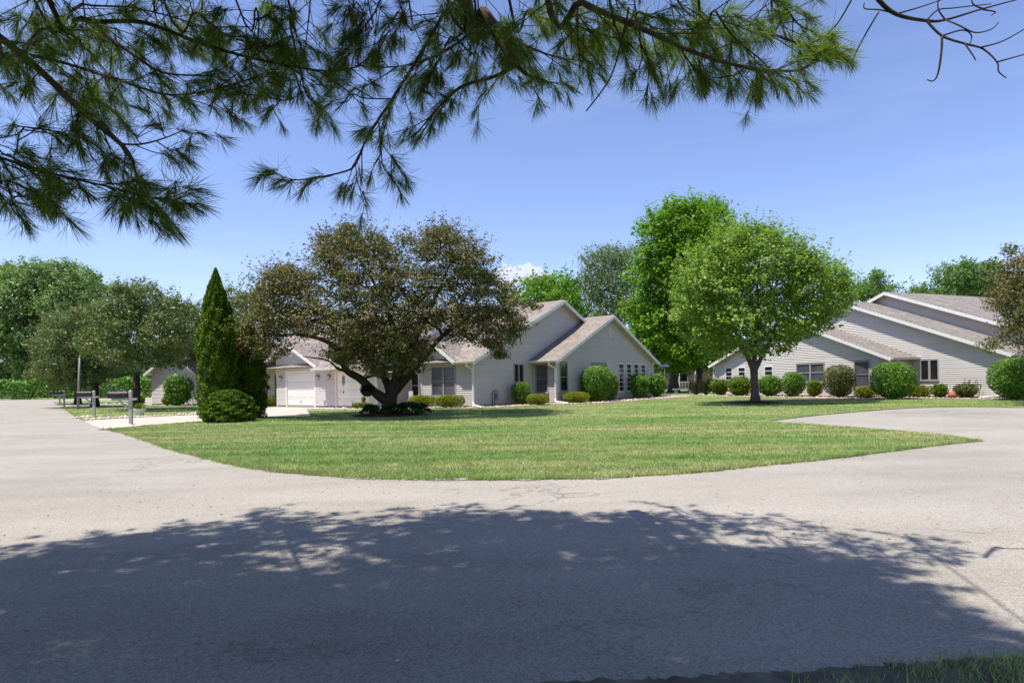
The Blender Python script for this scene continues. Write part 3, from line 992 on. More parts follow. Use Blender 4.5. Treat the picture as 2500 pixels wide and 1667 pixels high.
RH.window(W1, 12.15, 13.25, 0.6, 2.22, 1, 2, 'taupe', 'glass_screen', 0.08)
_, W2, _ = RH.wall('main_gable_wall', (MX0, MY), (MX1, MY), [(0, ZR), (MA2 - MX0, MZ2), (MX1 - MX0, ZR)], [(14.75, 15.8, 1.0, 2.2), (-1, 14.0, 0, 2.3)], mat='siding_pale')
RH.window(W2, 14.75, 15.8, 1.0, 2.2, 2, 1, 'taupe', 'glass', 0.055, 0.13)
_, W3, _ = RH.wall('wing_return_wall', (14.4, 0), (14.4, MY), [(0, ZR), (MY, ZR)], [(0.35, 1.3, 0, 2.1)], boards=True)
rd = MB().box(0.35, -0.05, 0.14, 0.43, 0.02, 2.12).box(1.22, -0.05, 0.14, 1.30, 0.02, 2.12).box(0.43, -0.05, 2.04, 1.22, 0.02, 2.12).box(0.43, -0.02, 0.14, 1.22, 0.025, 0.9).build('side_door', M['trim'], RH.root, W3)
MB().box(0.43, -0.004, 0.9, 1.22, 0.024, 2.04).build('pane', M['glass_dark'], rd)
RH.wall('side_wall', (MX1, MY), (MX1, MY + 16), [(0, ZR), (16, ZR)], boards=False, mat='siding_pale')
RH.wall('far_side_wall', (0, 14), (0, 0), [(0, ZR), (14, ZR)], boards=False)
for x, y in ((0, 0), (14.4, 0), (MX1, MY)): RH.corner(x, y, ZR - 0.1)
def gable_roof(H, xc, half, zap, y0, y1, p, m):
    for sg in (-1, 1):
        e = half + o
        H.roof([(xc + sg * e, y0 - 0.40, zap - p * e), (xc, y0 - 0.40, zap), (xc, y1, zap), (xc + sg * e, y1, zap - p * e)], m)
        H.fascia((xc + sg * e, y0 - 0.40, zap - p * e), (xc, y0 - 0.40, zap), off=(0, -0.017, 0), h=0.19)
gable_roof(RH, WA2, 7.2, WZ2 + 0.02, 0, MY - 0.002, P2, 'roof_grey')
gable_roof(RH, MA2, (MX1 - MX0) / 2, MZ2 + 0.02, MY, 20, P2, 'roof_grey')
# the second unit steps back and up
UX, UY, UZ = 10.9, MY + 2.9, 6.72
RH.wall('upper_gable_wall', (UX - 9.6, UY), (UX + 9.6, UY), [(0, UZ - P2 * 9.6), (9.6, UZ), (19.2, UZ - P2 * 9.6)], zb=2.2)
gable_roof(RH, UX, 9.6, UZ + 0.02, UY, 24, P2, 'roof_grey')
e = 7.2 + o
RH.gutter((WA2 + e, -0.40, WZ2 - P2 * e + 0.08), (WA2 + e, MY - 0.01, WZ2 - P2 * e + 0.08), (1, 0, 0))
RH.gutter((WA2 - e, 8, WZ2 - P2 * e + 0.08), (WA2 - e, -0.40, WZ2 - P2 * e + 0.08), (-1, 0, 0))
e2 = (MX1 - MX0) / 2 + o
RH.gutter((MA2 + e2, MY - 0.40, MZ2 - P2 * e2 + 0.08), (MA2 + e2, MY + 12, MZ2 - P2 * e2 + 0.08), (1, 0, 0))
RH.downspout([(WA2 + e + 0.06, 0.1, 2.24), (WA2 + e + 0.06, 0.1, 2.15), (14.46, 0.02, 1.95), (14.46, -0.06, 0.1)])
RH.downspout([(WA2 - e - 0.06, 0.3, 2.24), (WA2 - e - 0.04, 0.3, 2.15), (-0.02, -0.06, 1.95), (-0.02, -0.07, 0.1)])
RH.downspout([(MA2 + e2 + 0.06, MY + 0.2, 2.25), (MA2 + e2 + 0.06, MY + 0.15, 2.15), (MX1 - 0.25, MY - 0.10, 1.80), (MX1 - 0.25, MY - 0.11, 0.28), (MX1 - 0.35, MY - 0.3, 0.16), (MX1 - 0.6, MY - 1.3, 0.08)])
RH.finish()

# ---------------- smaller house far along the left lane, mostly behind the trees
TH = House('ranch_house', 'small pale house with a porch behind the lane crabapples', tuple(at(372, 985, 52)[:2]), math.radians(-30))
_, T1, _ = TH.wall('garage_front_wall', (0, 0), (6, 0), [(0, ZE), (3, 4.0), (6, ZE)], [(2.2, 5.4, 0, 2.3)], mat='siding_pale')
TH.garage_door(T1, 2.35, 5.25, 2.13, 4)
TH.lantern(T1, 1.9, 1.9)
_, T2, _ = TH.wall('garage_side_wall', (6, 0), (6, 6), [(0, ZE), (6, ZE)])
_, T3, _ = TH.wall('porch_wall', (6, 4.5), (16, 4.5), [(0, ZE), (10, ZE)], [(3, 4.8, 0.7, 2.2), (1.0, 2.0, 0, 2.1)])
TH.window(T3, 3, 4.8, 0.7, 2.2, 2, 2, 'taupe', 'glass_screen')
TH.wall('end_wall', (0, 12), (0, 0), [(0, ZE), (12, ZE)], mat='siding_pale')
TH.wall('gable_wall', (16, 4.5), (16, 15), [(0, ZE), (5.2, 4.9), (10.5, ZE)])
for sg in (-1, 1):
    TH.roof([(3 + sg * 3.4, -0.45, ZE - 0.17), (3, -0.45, 4.05), (3, 9, 4.05), (3 + sg * 3.4, 9, ZE - 0.17)], 'roof_grey')
    TH.fascia((3 + sg * 3.4, -0.45, ZE - 0.17), (3, -0.45, 4.05), off=(0, -0.017, 0))
TH.roof([(-0.5, 2.0, ZE + 0.1), (16.4, 2.0, ZE + 0.1), (16.4, 9.7, 5.3), (-0.5, 9.7, 5.3)], 'roof_grey')
TH.roof([(16.4, 15.5, ZE - 0.1), (-0.5, 15.5, ZE - 0.1), (-0.5, 9.7, 5.3), (16.4, 9.7, 5.3)], 'roof_grey')
TH.fascia((16.4, 2.0, ZE + 0.1), (16.4, 9.7, 5.3), off=(0.016, 0, 0))
TH.gutter((16.4, 2.0, ZE + 0.17), (6.5, 2.0, ZE + 0.17), (0, -1, 0))
for x in (9.3, 13.5): TH.corner(x, 2.2, ZE, 0.07, 'porch_post')
TH.finish()

# ---------------- hip-roofed house beyond the hedge, far left
FH = thing('hip_roof_house', 'grey hip roofed house beyond the long clipped hedge', 'house', (-98, 128, 0), 0.0)
MB().box(-14, 0, 0, 12, 12, 2.8).build('wall', M['siding'], FH)
MB().add([(-14.6, -0.6, 2.8), (12.6, -0.6, 2.8), (12.6, 12.6, 2.8), (-14.6, 12.6, 2.8), (-7, 6, 5.6), (6, 6, 5.6)],
         [(0, 1, 5, 4), (1, 2, 5), (2, 3, 4, 5), (3, 0, 4), (3, 2, 1, 0)]).build('roof', M['far_roof'], FH)
MB().add([(4, -2.6, 2.7), (13.5, -2.6, 2.7), (13.5, 4, 2.7), (4, 4, 2.7), (4, 2, 4.5), (10.0, 2, 4.5)],
         [(0, 1, 5, 4), (1, 2, 5), (2, 3, 4, 5), (3, 0, 4)]).build('roof', M['far_roof'], FH)
MB().box(4.4, -2.2, 0, 12.9, 0.01, 2.7).build('wall', M['siding_pale'], FH)
wn_ = MB().box(-9, -0.06, 1.0, -6.5, -0.01, 2.3).build('window', M['trim'], FH)
MB().box(-8.9, -0.08, 1.1, -6.6, -0.065, 2.2).build('pane', M['glass'], wn_)

# ---------------- house seen under the maples, in the gap between the two near houses
BH = thing('cottage', 'rose walled cottage with white porch posts glimpsed under the big maples', 'house', tuple(at(1672, 945, 88)[:2]) + (0,), 0.0)
MB().box(-9, 0, 0, 9, 9, 2.9).build('wall', M['brick_far'], BH)
for sg in (0, 1):
    MB().add([(-9.6, -1.8, 2.75), (9.6, -1.8, 2.75), (9.6, 4.5, 5.3), (-9.6, 4.5, 5.3)] if not sg else [(9.6, 10, 2.75), (-9.6, 10, 2.75), (-9.6, 4.5, 5.3), (9.6, 4.5, 5.3)], [(0, 1, 2, 3)]).build('roof', M['far_roof'], BH)
MB().prism([(0, 2.8), (9, 2.8), (4.5, 5.2)], -9, -8.9).build('gable', M['siding'], BH, Matrix.Rotation(math.pi / 2, 4, 'Z') @ Matrix.Translation((0, 0, 0)))
for x in (-2.4, -1.2, 1.0, 3.5): MB().box(x - 0.09, -1.7, 0, x + 0.09, -1.52, 2.75).build('porch_post', M['trim'], BH)
wn_ = MB().box(-1.2, -0.08, 0.8, 0.4, -0.01, 2.2).build('window', M['trim'], BH)
MB().box(-1.1, -0.10, 0.9, 0.3, -0.085, 2.1).build('pane', M['glass'], wn_)
rl = MB()
rl.box(-6, -1.66, 0.9, 5, -1.6, 0.96)
rail = rl.build('porch_rail', M['trim'], BH)
for k in range(28): MB().box(-6 + k * 0.4, -1.65, 0.1, -5.96 + k * 0.4, -1.61, 0.9).build('baluster', M['trim'], rail)

# ------------------------------------------------------------------ vegetation helpers
def unit(n):
    v = RNG.normal(size=(n, 3))
    return v / (np.linalg.norm(v, axis=1, keepdims=True) + 1e-9)


def norm(v):
    return v / (np.linalg.norm(v, axis=1, keepdims=True) + 1e-9)


def leaves(P, out, size, ratio=0.55, up=0.5, droop=0.25, jit=0.24, fold=0.12, align=None):
    """one folded four-point leaf at every point; out = outward direction per leaf"""
    n = len(P)
    nrm = norm(unit(n) * 0.8 + out * 0.55 + np.array([0, 0, up]))
    t = unit(n) if align is None else norm(np.asarray(align) + unit(n) * 0.45)
    t[:, 2] -= droop
    t = norm(t - nrm * np.sum(t * nrm, axis=1, keepdims=True))
    b = np.cross(nrm, t)
    s = (np.asarray(size) * np.ones(n) * np.exp(RNG.normal(0, jit, n)))[:, None]
    v = np.empty((n, 4, 3))
    v[:, 0] = P - t * s * 0.5
    v[:, 1] = P - t * s * 0.05 + b * s * ratio * 0.5 + nrm * s * fold
    v[:, 2] = P + t * s * 0.5
    v[:, 3] = P - t * s * 0.05 - b * s * ratio * 0.5 + nrm * s * fold
    return v.reshape(-1, 3), np.arange(n * 4).reshape(n, 4)


class Soup:
    def __init__(self): self.v, self.f, self.n = [], [], 0

    def add(self, v, f):
        self.v.append(v); self.f.append(f + self.n); self.n += len(v)

    def build(self, name, m, parent=None, off=None):
        v = np.concatenate(self.v)
        if off is not None: v = v - np.asarray(off)
        me = np_mesh(name, v, np.concatenate(self.f))
        me.materials.append(m)
        return link(name, me, parent)


def px_lobes(L, Zc, depth, copies=(-0.75, 0.0, 0.75)):
    """crown lobes given as photograph circles, spread through the crown's depth"""
    xs = np.array([l[0] for l in L]); ys = np.array([l[1] for l in L])
    x0, y0 = (xs.min() + xs.max()) / 2, (ys.min() + ys.max()) / 2
    rx, ry = (xs.max() - xs.min()) / 2 + 30, (ys.max() - ys.min()) / 2 + 30
    out = []
    for (x, y, r) in L:
        q = 1 - ((x - x0) / rx) ** 2 - 0.6 * ((y - y0) / ry) ** 2
        d = depth * math.sqrt(max(q, 0.06))
        for c in copies:
            Y = Zc + c * d + random.uniform(-0.12, 0.12) * d
            p = at(x + random.uniform(-9, 9), y + random.uniform(-9, 9), Y)
            out.append((np.array(p), r * Zc / F * random.uniform(0.68, 1.02)))
    return out


def crown(lobes, density, per, cl_r, size, ratio, up=0.5, droop=0.25, flat=0.6, inner=0.35, align_out=False, low=-0.75, shoots=0.0, sh_len=0.5, sh_up=0.5):
    """clusters of leaves over and inside every lobe -> soup, cluster centres"""
    sp = Soup()
    cents = []
    cc = np.mean([l[0] for l in lobes], axis=0)
    for c, r in lobes:
        k = max(3, int(density * r * r))
        u = unit(k)
        u[:, 2] = np.where(u[:, 2] < low, -u[:, 2], u[:, 2])
        rad = r * (1 - inner * RNG.random(k) ** 1.5)
        C = c + u * rad[:, None]
        cents.append(C)
        m = per
        off = np.clip(RNG.normal(size=(k, m, 3)), -1.7, 1.7) * cl_r * (0.6 + 0.8 * RNG.random((k, 1, 1)))
        off[:, :, 2] *= flat
        P = (C[:, None, :] + off).reshape(-1, 3)
        out = norm(P - c) * 0.7 + norm(P - cc) * 0.5
        v, f = leaves(P, out, size, ratio, up, droop, align=(out if align_out else None))
        sp.add(v, f)
        q = int(shoots * r * r)
        if q:                                        # leafy shoots that break up the outline
            u = unit(q)
            u[:, 2] = np.abs(u[:, 2]) * 1.1 - 0.25
            u = norm(u + norm((c - cc)[None, :]) * 0.5)
            d = norm(u + unit(q) * 0.35 + np.array([0, 0, sh_up]))
            ln = sh_len * RNG.uniform(0.4, 1.25, q) * min(1.0, 0.5 + r)
            tt = RNG.random((q, 16, 1))
            P = (c + u * r * 0.85)[:, None, :] + d[:, None, :] * tt * ln[:, None, None] + np.clip(RNG.normal(size=(q, 16, 3)), -1.5, 1.5) * size * 0.55
            P = P.reshape(-1, 3)
            v, f = leaves(P, norm(P - c), size, ratio, up, droop)
            sp.add(v, f)
    return sp, np.concatenate(cents)


def spline3(pts, k=5):
    P = [Vector(p) for p in pts]
    out = []
    for i in range(len(P) - 1):
        p0, p1, p2, p3 = P[max(i - 1, 0)], P[i], P[i + 1], P[min(i + 2, len(P) - 1)]
        for j in range(k):
            t = j / k
            out.append(0.5 * ((2 * p1) + (-p0 + p2) * t + (2 * p0 - 5 * p1 + 4 * p2 - p3) * t * t + (-p0 + 3 * p1 - 3 * p2 + p3) * t ** 3))
    out.append(P[-1])
    return out


def bent(a, b, k=5, sag=0.0, wob=0.06):
    a, b = Vector(a), Vector(b)
    L = (b - a).length
    out = []
    for i in range(k + 1):
        t = i / k
        p = a.lerp(b, t)
        p.z += sag * L * math.sin(math.pi * t)
        if 0 < i < k: p += Vector([random.uniform(-1, 1) * wob * L for _ in range(3)])
        out.append(p)
    return out


def tree(name, label, loc, trunk, lobes, m_leaf, m_bark, r0, density, per, cl_r, size, ratio=0.55, group=None, cat='tree',
         limbs=None, twigs=0.15, up=0.5, droop=0.25, flat=0.6, inner=0.35, limb_r=0.45, low=-0.75, shoots=0.0, sh_len=0.5, sh_up=0.5):
    """trunk: list of points upwards; limbs go from its top to the lobes"""
    loc = Vector(loc)
    root = thing(name, label, cat, loc, 0.0, group)
    tr = [Vector(p) - loc for p in trunk]
    n = len(tr)
    rad = [r0 * (1.35 if i == 0 else 1.0 - 0.35 * i / max(1, n - 1)) for i in range(n)]
    MB().tube(tr, rad, 10).build('trunk', m_bark, root, smooth=True)
    sp, cents = crown(lobes, density, per, cl_r, size, ratio, up, droop, flat, inner, low=low, shoots=shoots, sh_len=sh_len, sh_up=sh_up)
    lm = MB()
    tops = [Vector(p) for p in (trunk[-2:] if n > 2 else trunk[-1:])]
    att = [(p, 0.0) for p in tops]
    if limbs:
        att = [(Vector(p), 0.0) for pts, ra, rb in limbs for p in pts[2:]]
    order = sorted(range(len(lobes)), key=lambda i: min((Vector(lobes[i][0]) - a[0]).length for a in att))
    for j in order[::2] if len(order) > 30 else order:
        c, r = lobes[j]
        s = min(att, key=lambda a: (Vector(c) - a[0]).length + 1.2 * max(0, a[0].z - c[2]) + a[1] * 0.15)
        path = [p - loc for p in bent(s[0], c, 5, 0.05)]
        k = limb_r * r0 * (0.55 if limbs else min(1.0, 0.45 + r / 3.0)) * (0.75 ** s[1])
        lm.tube(path, [k * (1 - 0.75 * i / 5) for i in range(6)], 5, False)
        att.append((Vector(c), s[1] + 1))
    for i in RNG.permutation(len(cents))[:int(len(cents) * twigs)]:
        d = [np.linalg.norm(cents[i] - l[0]) for l in lobes]
        c = lobes[int(np.argmin(d))][0]
        path = [p - loc for p in bent(c, cents[i], 3, 0.02, 0.08)]
        lm.tube(path, [r0 * 0.10, r0 * 0.07, r0 * 0.05, r0 * 0.02], 3, False)
    for pts, ra, rb in limbs or ():
        P = [Vector(p) - loc for p in pts]
        P = spline3(P, 4)
        MB().tube(P, [(ra + (rb - ra) * (i / (len(P) - 1)) ** 0.8) * random.uniform(0.94, 1.06) for i in range(len(P))], 9).build('limb', m_bark, root, smooth=True)
    tag(lm.build('branches', m_bark, root, smooth=True), kind='stuff')
    sp.build('crown', m_leaf, root, loc)
    return root


def shrub(name, label, c, w, d, h, m, ex=2.4, size=0.06, n=None, group=None, stem=0.12, rough=0.06, bottom=0.06, cat='shrub', ratio=0.6, up=0.5, lobes=1):
    """clipped or loose bush: leaf shell over a leafy core; c = ground point, w/d/h = full sizes"""
    c = Vector(c)
    root = thing(name, label, cat, (c.x, c.y, 0.03), 0.0, group)
    n = n or int(1150 * (w * h + d * h + w * d) * (0.06 / size) ** 1.55)
    n = min(n, 16000)
    u = unit(n)
    k = (np.abs(u) ** ex).sum(axis=1) ** (-1 / ex)
    sh = u * k[:, None]
    ph = RNG.random(3) * 6.28
    wob = 1 + rough * (np.sin(sh[:, 0] * 4.2 + ph[0]) + np.sin(sh[:, 1] * 5.1 + ph[1]) + np.sin(sh[:, 2] * 4.7 + ph[2])) / 1.6
    rr = (1 - 0.28 * RNG.random(n) ** 2.2) * wob + RNG.normal(0, rough * 0.25, n)
    half = np.array([w / 2, d / 2, (h - bottom) / 2])
    P = sh * rr[:, None] * half + np.array([0, 0, bottom + (h - bottom) / 2])
    # undersides narrow towards the stems
    t = np.clip(P[:, 2] / (0.35 * h), 0, 1)
    P[:, :2] *= (0.70 + 0.30 * t)[:, None] if ex < 3 else (0.93 + 0.07 * t)[:, None]
    P[:, 2] = np.maximum(P[:, 2], 0.02)
    sp = Soup()
    v, f = leaves(P, norm(sh), size, ratio, up)
    sp.add(v, f)
    if rough > 0.04:
        q = int(14 * (w * h + d * h))
        us = unit(q); us[:, 2] = np.abs(us[:, 2])
        ks = (np.abs(us) ** ex).sum(axis=1) ** (-1 / ex)
        S0 = us * ks[:, None] * half * 0.96 + np.array([0, 0, bottom + (h - bottom) / 2])
        P = (S0[:, None, :] + (norm(us + np.array([0, 0, 0.5]))[:, None, :]) * RNG.random((q, 9, 1)) * (rough * 2.2 + 0.03) * RNG.uniform(0.3, 1.3, (q, 1, 1)) + RNG.normal(0, size * 0.3, (q, 9, 3))).reshape(-1, 3)
        v, f = leaves(P, norm(P - np.array([0, 0, h / 2])), size, ratio, up)
        sp.add(v, f)
    ni = n // 5
    Q = unit(ni) * (RNG.random((ni, 1)) ** 0.4) * half * 0.78 + np.array([0, 0, bottom + (h - bottom) / 2])
    v, f = leaves(Q, unit(ni), size * 2.4, 0.9, 0)
    sp.add(v, f)
    sp.build('foliage', m, root)
    st = MB()
    for k in range(4):
        a = k * 1.6
        st.tube([(0.05 * math.cos(a), 0.05 * math.sin(a), -0.02), (w * stem * math.cos(a), d * stem * math.sin(a), h * 0.5)], [0.022, 0.012], 5)
    st.build('stems', M['bark'], root)
    return root


def wall_point(Fr, r, o, x, y_off):
    """ground point seen at photograph column x on the line y = y_off of a house frame"""
    c, s = math.cos(r), math.sin(r)
    k = ray(x, 960).x
    ox, oy = o[0] - s * y_off, o[1] + c * y_off
    t = (k * oy - ox) / (c - k * s)
    return Vector((ox + c * t, oy + s * t, 0))


def side_point(x, off):
    """same for the left house's right-hand walls: off metres outside the x = const wall"""
    c, s = math.cos(LR), math.sin(LR)
    k = ray(x, 960).x
    ox, oy = LA[0] + c * off, LA[1] + s * off
    t = (k * oy - ox) / (-s - k * c)
    return Vector((ox - s * t, oy + c * t, 0))


def px_w(p, px): return px * p.y / F


# ------------------------------------------------------------------ the big trees
B = G(945, 1016)
Zc = B.y
crab_lobes = [(815, 596, 42), (860, 590, 45), (905, 600, 48), (945, 612, 38), (1035, 600, 35), (1075, 590, 48), (1115, 605, 50), (1150, 640, 42), (805, 625, 35),
              (700, 682, 48), (668, 695, 38), (750, 690, 50), (655, 730, 42), (830, 680, 52), (900, 690, 58), (980, 690, 58), (1060, 690, 60), (1140, 690, 52), (1190, 690, 42), (1225, 735, 40),
              (645, 785, 42), (690, 785, 52), (760, 780, 62), (850, 780, 68), (940, 780, 70), (1030, 770, 66), (1110, 770, 55), (1180, 770, 45), (1245, 765, 30),
              (640, 830, 32), (670, 840, 36), (860, 845, 50), (930, 850, 52), (1000, 850, 42), (1200, 800, 34), (1235, 810, 24), (1130, 810, 30), (985, 570, 14), (855, 548, 12), (1085, 548, 18), (1060, 552, 12), (790, 590, 16), (1165, 600, 14), (1230, 690, 16), (705, 640, 10), (665, 660, 12), (1290, 745, 14), (1270, 790, 14), (630, 860, 16), (820, 870, 16), (1210, 845, 18), (1255, 815, 16), (1185, 835, 20), (1225, 860, 10), (590, 800, 26), (603, 838, 26), (578, 850, 16), (622, 868, 18), (880, 872, 36), (940, 884, 42), (1000, 880, 34), (840, 862, 26), (910, 905, 22), (985, 908, 22), (1030, 850, 30)]
lob = [(p, r * 0.98) for p, r in px_lobes([(x, y + max(0, 900 - y) * 0.05, r) for x, y, r in crab_lobes], Zc, 4.3, (-0.85, -0.35, 0.15, 0.65))]
P_ = lambda x, y, dy=0.0: at(x, y, Zc + dy)
limbs = [([P_(955, 985), P_(915, 958, -0.2), P_(880, 925, -0.5), P_(845, 903, -0.8), P_(828, 860, -1.0), P_(790, 830, -1.2), P_(720, 815, -1.4)], 0.24, 0.06),
         ([P_(955, 960), P_(930, 905, 0.3), P_(895, 870, 0.6), P_(850, 830, 0.9), P_(800, 790, 1.2)], 0.20, 0.06),
         ([P_(965, 955), P_(1000, 915, -0.3), P_(1030, 880, -0.7), P_(1080, 820, -1.2), P_(1150, 770, -1.6)], 0.19, 0.06),
         ([P_(960, 950), P_(970, 880), P_(960, 800, 0.4), P_(930, 720, 0.6), P_(880, 640, 0.6)], 0.20, 0.04),
         ([P_(965, 940), P_(1000, 860, 0.8), P_(1050, 760, 1.2), P_(1100, 640, 1.0)], 0.17, 0.04),
         ([P_(848, 905, -0.8), P_(825, 900, -1.0), P_(800, 880, -1.4), P_(740, 870, -1.8)], 0.07, 0.02)]
tree('crabapple_tree', 'large spreading bronze leaved crabapple on the lawn before the garages', (B.x, B.y, 0),
     [P_(945, 1020), P_(948, 1000), P_(955, 965), P_(965, 930)], lob, M['crab'], M['bark'], 0.36, 34, 38, 0.20, 0.105, 0.55, flat=0.38, up=0.95,
     limbs=limbs, twigs=0.10, droop=0.35, limb_r=0.28, shoots=24, sh_len=0.95, sh_up=0.35)

B = G(1845, 986)
Zc = B.y
squash = lambda L, y0, k, x0=0, kx=0.0: [(x + (x0 - x) * kx, y + (y0 - y) * k, r) for x, y, r in L]
maple_lobes = [(1765, 580, 42), (1815, 570, 40), (1870, 568, 42), (1925, 590, 40), (1975, 625, 42), (2020, 655, 38), (1725, 620, 42), (1780, 630, 55), (1850, 630, 58), (1920, 655, 56), (1980, 690, 50), (2045, 690, 36),
               (1695, 680, 44), (1750, 695, 56), (1830, 705, 58), (1905, 730, 58), (1975, 755, 48), (2030, 735, 36), (1680, 740, 42), (1735, 765, 54), (1810, 780, 58), (1885, 795, 50), (1950, 805, 42), (1705, 820, 38),
               (1770, 835, 42), (1845, 845, 34), (2000, 800, 26), (1820, 540, 16), (1885, 545, 18), (1745, 570, 22), (1660, 730, 20), (1910, 850, 22), (1740, 865, 20), (1790, 545, 12), (1850, 538, 12), (1955, 590, 14), (2050, 640, 14), (2075, 660, 12), (2080, 700, 14), (1700, 620, 14), (1665, 690, 14), (1650, 760, 14), (2060, 720, 14)]
lob = px_lobes(squash(maple_lobes, 870, 0.10, 1850, 0.05), Zc, 3.5, (-0.8, 0.0, 0.7))
P_ = lambda x, y, dy=0.0: at(x, y, Zc + dy)
tree('maple_tree', 'young round headed maple with a mulch ring in front of the right house', (B.x, B.y, 0),
     [P_(1845, 988), P_(1843, 960), P_(1841, 920), P_(1838, 895)], lob, M['maple'], M['bark_maple'], 0.23, 22, 34, 0.27, 0.125, 0.85, flat=0.42,
     limbs=[([P_(1840, 905), P_(1825, 870, -0.3), P_(1800, 820, -0.8), P_(1770, 740, -1.2)], 0.17, 0.05),
            ([P_(1842, 905), P_(1860, 870, 0.2), P_(1885, 820, 0.5), P_(1920, 720, 1.0)], 0.15, 0.05),
            ([P_(1840, 900), P_(1845, 840), P_(1850, 740), P_(1845, 630)], 0.15, 0.04)], twigs=0.08, limb_r=0.3, up=1.0, shoots=26, sh_len=1.0, sh_up=0.7)

Zc = 62
P_ = lambda x, y, dy=0.0: at(x, y, Zc + dy)
big = [(1645, 478, 38), (1690, 468, 42), (1738, 488, 44), (1600, 520, 42), (1660, 535, 54), (1730, 545, 55), (1785, 540, 40), (1590, 580, 42), (1650, 605, 58), (1720, 615, 60), (1790, 600, 45), (1580, 650, 42), (1640, 680, 58), (1705, 695, 60),
       (1575, 730, 42), (1620, 760, 55), (1685, 775, 60), (1568, 800, 38), (1610, 830, 48), (1670, 845, 56), (1590, 870, 34), (1645, 885, 38), (1560, 760, 26), (1555, 840, 24), (1655, 455, 14), (1705, 445, 16), (1600, 495, 18)]
lob = px_lobes(squash(big, 900, 0.14, 1680, 0.05), Zc, 6.0, (-0.8, 0.0, 0.7))
g = at(1645, 960, Zc); g.z = 0
tree('maple_tree', 'tall bright green maple between the two near houses, left trunk of the pair', g, [g, P_(1645, 930), P_(1648, 900), P_(1655, 850)], lob, M['bigmaple'], M['bark_maple'],
     0.5, 9, 34, 0.46, 0.25, 0.8, limb_r=0.3, twigs=0.1, flat=0.5, up=0.9, shoots=7, sh_len=1.6, sh_up=0.6)
Zc = 66
lob = px_lobes([(1715, 790, 55), (1745, 840, 46), (1700, 850, 44), (1680, 885, 30), (1735, 885, 30), (1760, 770, 40), (1770, 700, 50), (1790, 640, 45), (1700, 740, 50)], Zc, 5.0)
g = at(1706, 955, Zc); g.z = 0
tree('maple_tree', 'dark shaded maple right of the tallest tree, its trunk beside the ornamental grass', g, [g, P_(1706, 930), P_(1708, 900), P_(1715, 850)], lob, M['oak'], M['bark_maple'],
     0.42, 7, 26, 0.38, 0.26, 0.8, limb_r=0.3, twigs=0.1, flat=0.75)


def far_tree(name, label, L, Z, depth, base, m, r0, density=7.5, per=28, cl=0.42, size=0.30, group='trees behind the houses', **k):
    g = at(base[0], base[1], Z); g.z = 0
    ytop = sum(l[1] for l in L) / len(L) + 30
    t = at(base[0] + base[2], ytop, Z)
    L = squash(L, 900, 0.07)
    return tree(name, label, g, [g, g.lerp(t, 0.4), g.lerp(t, 0.75), t], px_lobes(L, Z, depth), m, M['bark_maple'], r0, density, per, cl, size, 0.75, group, twigs=0.08, limb_r=0.35, shoots=3, sh_len=1.6, **k)


far_tree('ash_tree', 'bright rounded tree showing over the main ridge of the left house', [(1305, 692, 28), (1340, 685, 30), (1380, 695, 34), (1350, 725, 36), (1300, 730, 28), (1400, 740, 32), (1245, 718, 22), (1270, 732, 20), (1320, 770, 40), (1385, 780, 40)], 78, 6, (1345, 950, 0), M['bigmaple'], 0.4)
far_tree('locust_tree', 'airy grey green locust between the left house and the tall maple', [(1450, 640, 36), (1495, 620, 34), (1535, 640, 34), (1435, 690, 40), (1490, 690, 48), (1545, 700, 38), (1465, 750, 42), (1525, 765, 42), (1560, 820, 28), (1475, 605, 16), (1520, 600, 14)], 84, 6, (1520, 950, -10), M['locust'], 0.35, 7, 26, 0.6, 0.24, flat=0.8)
far_tree('hackberry_tree', 'feathery tree behind the right house beside the young maple crown', [(2110, 688, 22), (2140, 675, 20), (2165, 700, 24), (2095, 705, 24), (2130, 715, 28), (2180, 715, 20), (2135, 655, 9)], 92, 5, (2130, 950, 0), M['oak'], 0.35)
far_tree('linden_tree', 'small round tree crown behind the roof of the right house', [(2245, 702, 20), (2228, 716, 16), (2268, 708, 18), (2250, 722, 18)], 100, 4, (2248, 950, 0), M['oak'], 0.3)
far_tree('oak_tree', 'broad dense tree behind the right house at the picture edge', [(2320, 668, 30), (2365, 655, 34), (2415, 662, 36), (2320, 705, 32), (2380, 700, 42), (2440, 700, 40), (2292, 716, 18), (2480, 705, 40), (2350, 640, 14), (2520, 690, 40)], 88, 6, (2390, 950, 0), M['oak'], 0.5)
far_tree('cottonwood_tree', 'huge pale green cottonwood at the left edge beyond the hedge', [(30, 682, 46), (90, 672, 42), (150, 668, 42), (200, 680, 38), (240, 715, 26), (50, 745, 60), (130, 740, 54), (200, 750, 42), (20, 820, 56), (95, 830, 58), (-40, 710, 55), (-30, 840, 60), (170, 820, 46), (60, 890, 40), (-90, 780, 60), (130, 890, 36), (20, 930, 40), (90, 930, 36), (160, 925, 34), (230, 900, 36), (280, 880, 34), (320, 920, 30), (30, 655, 14), (110, 640, 12), (175, 640, 12)], 118, 9, (90, 960, 20), M['cotton'], 0.9, 4.6, 32, 0.70, 0.40, limbs=None)
far_tree('elm_tree', 'thin crowned tree showing above the lane crabapples', [(420, 735, 18), (440, 755, 18), (402, 760, 16), (430, 780, 22), (410, 795, 20)], 96, 3, (425, 950, 0), M['cotton'], 0.25)
far_tree('willow_tree', 'grey leaved tree rising behind the dark arborvitae', [(572, 712, 26), (612, 718, 28), (555, 742, 24), (625, 752, 26), (590, 770, 36), (560, 800, 30)], 64, 4, (590, 950, 0), M['crab_far'], 0.3, 12, 26, 0.35, 0.2)

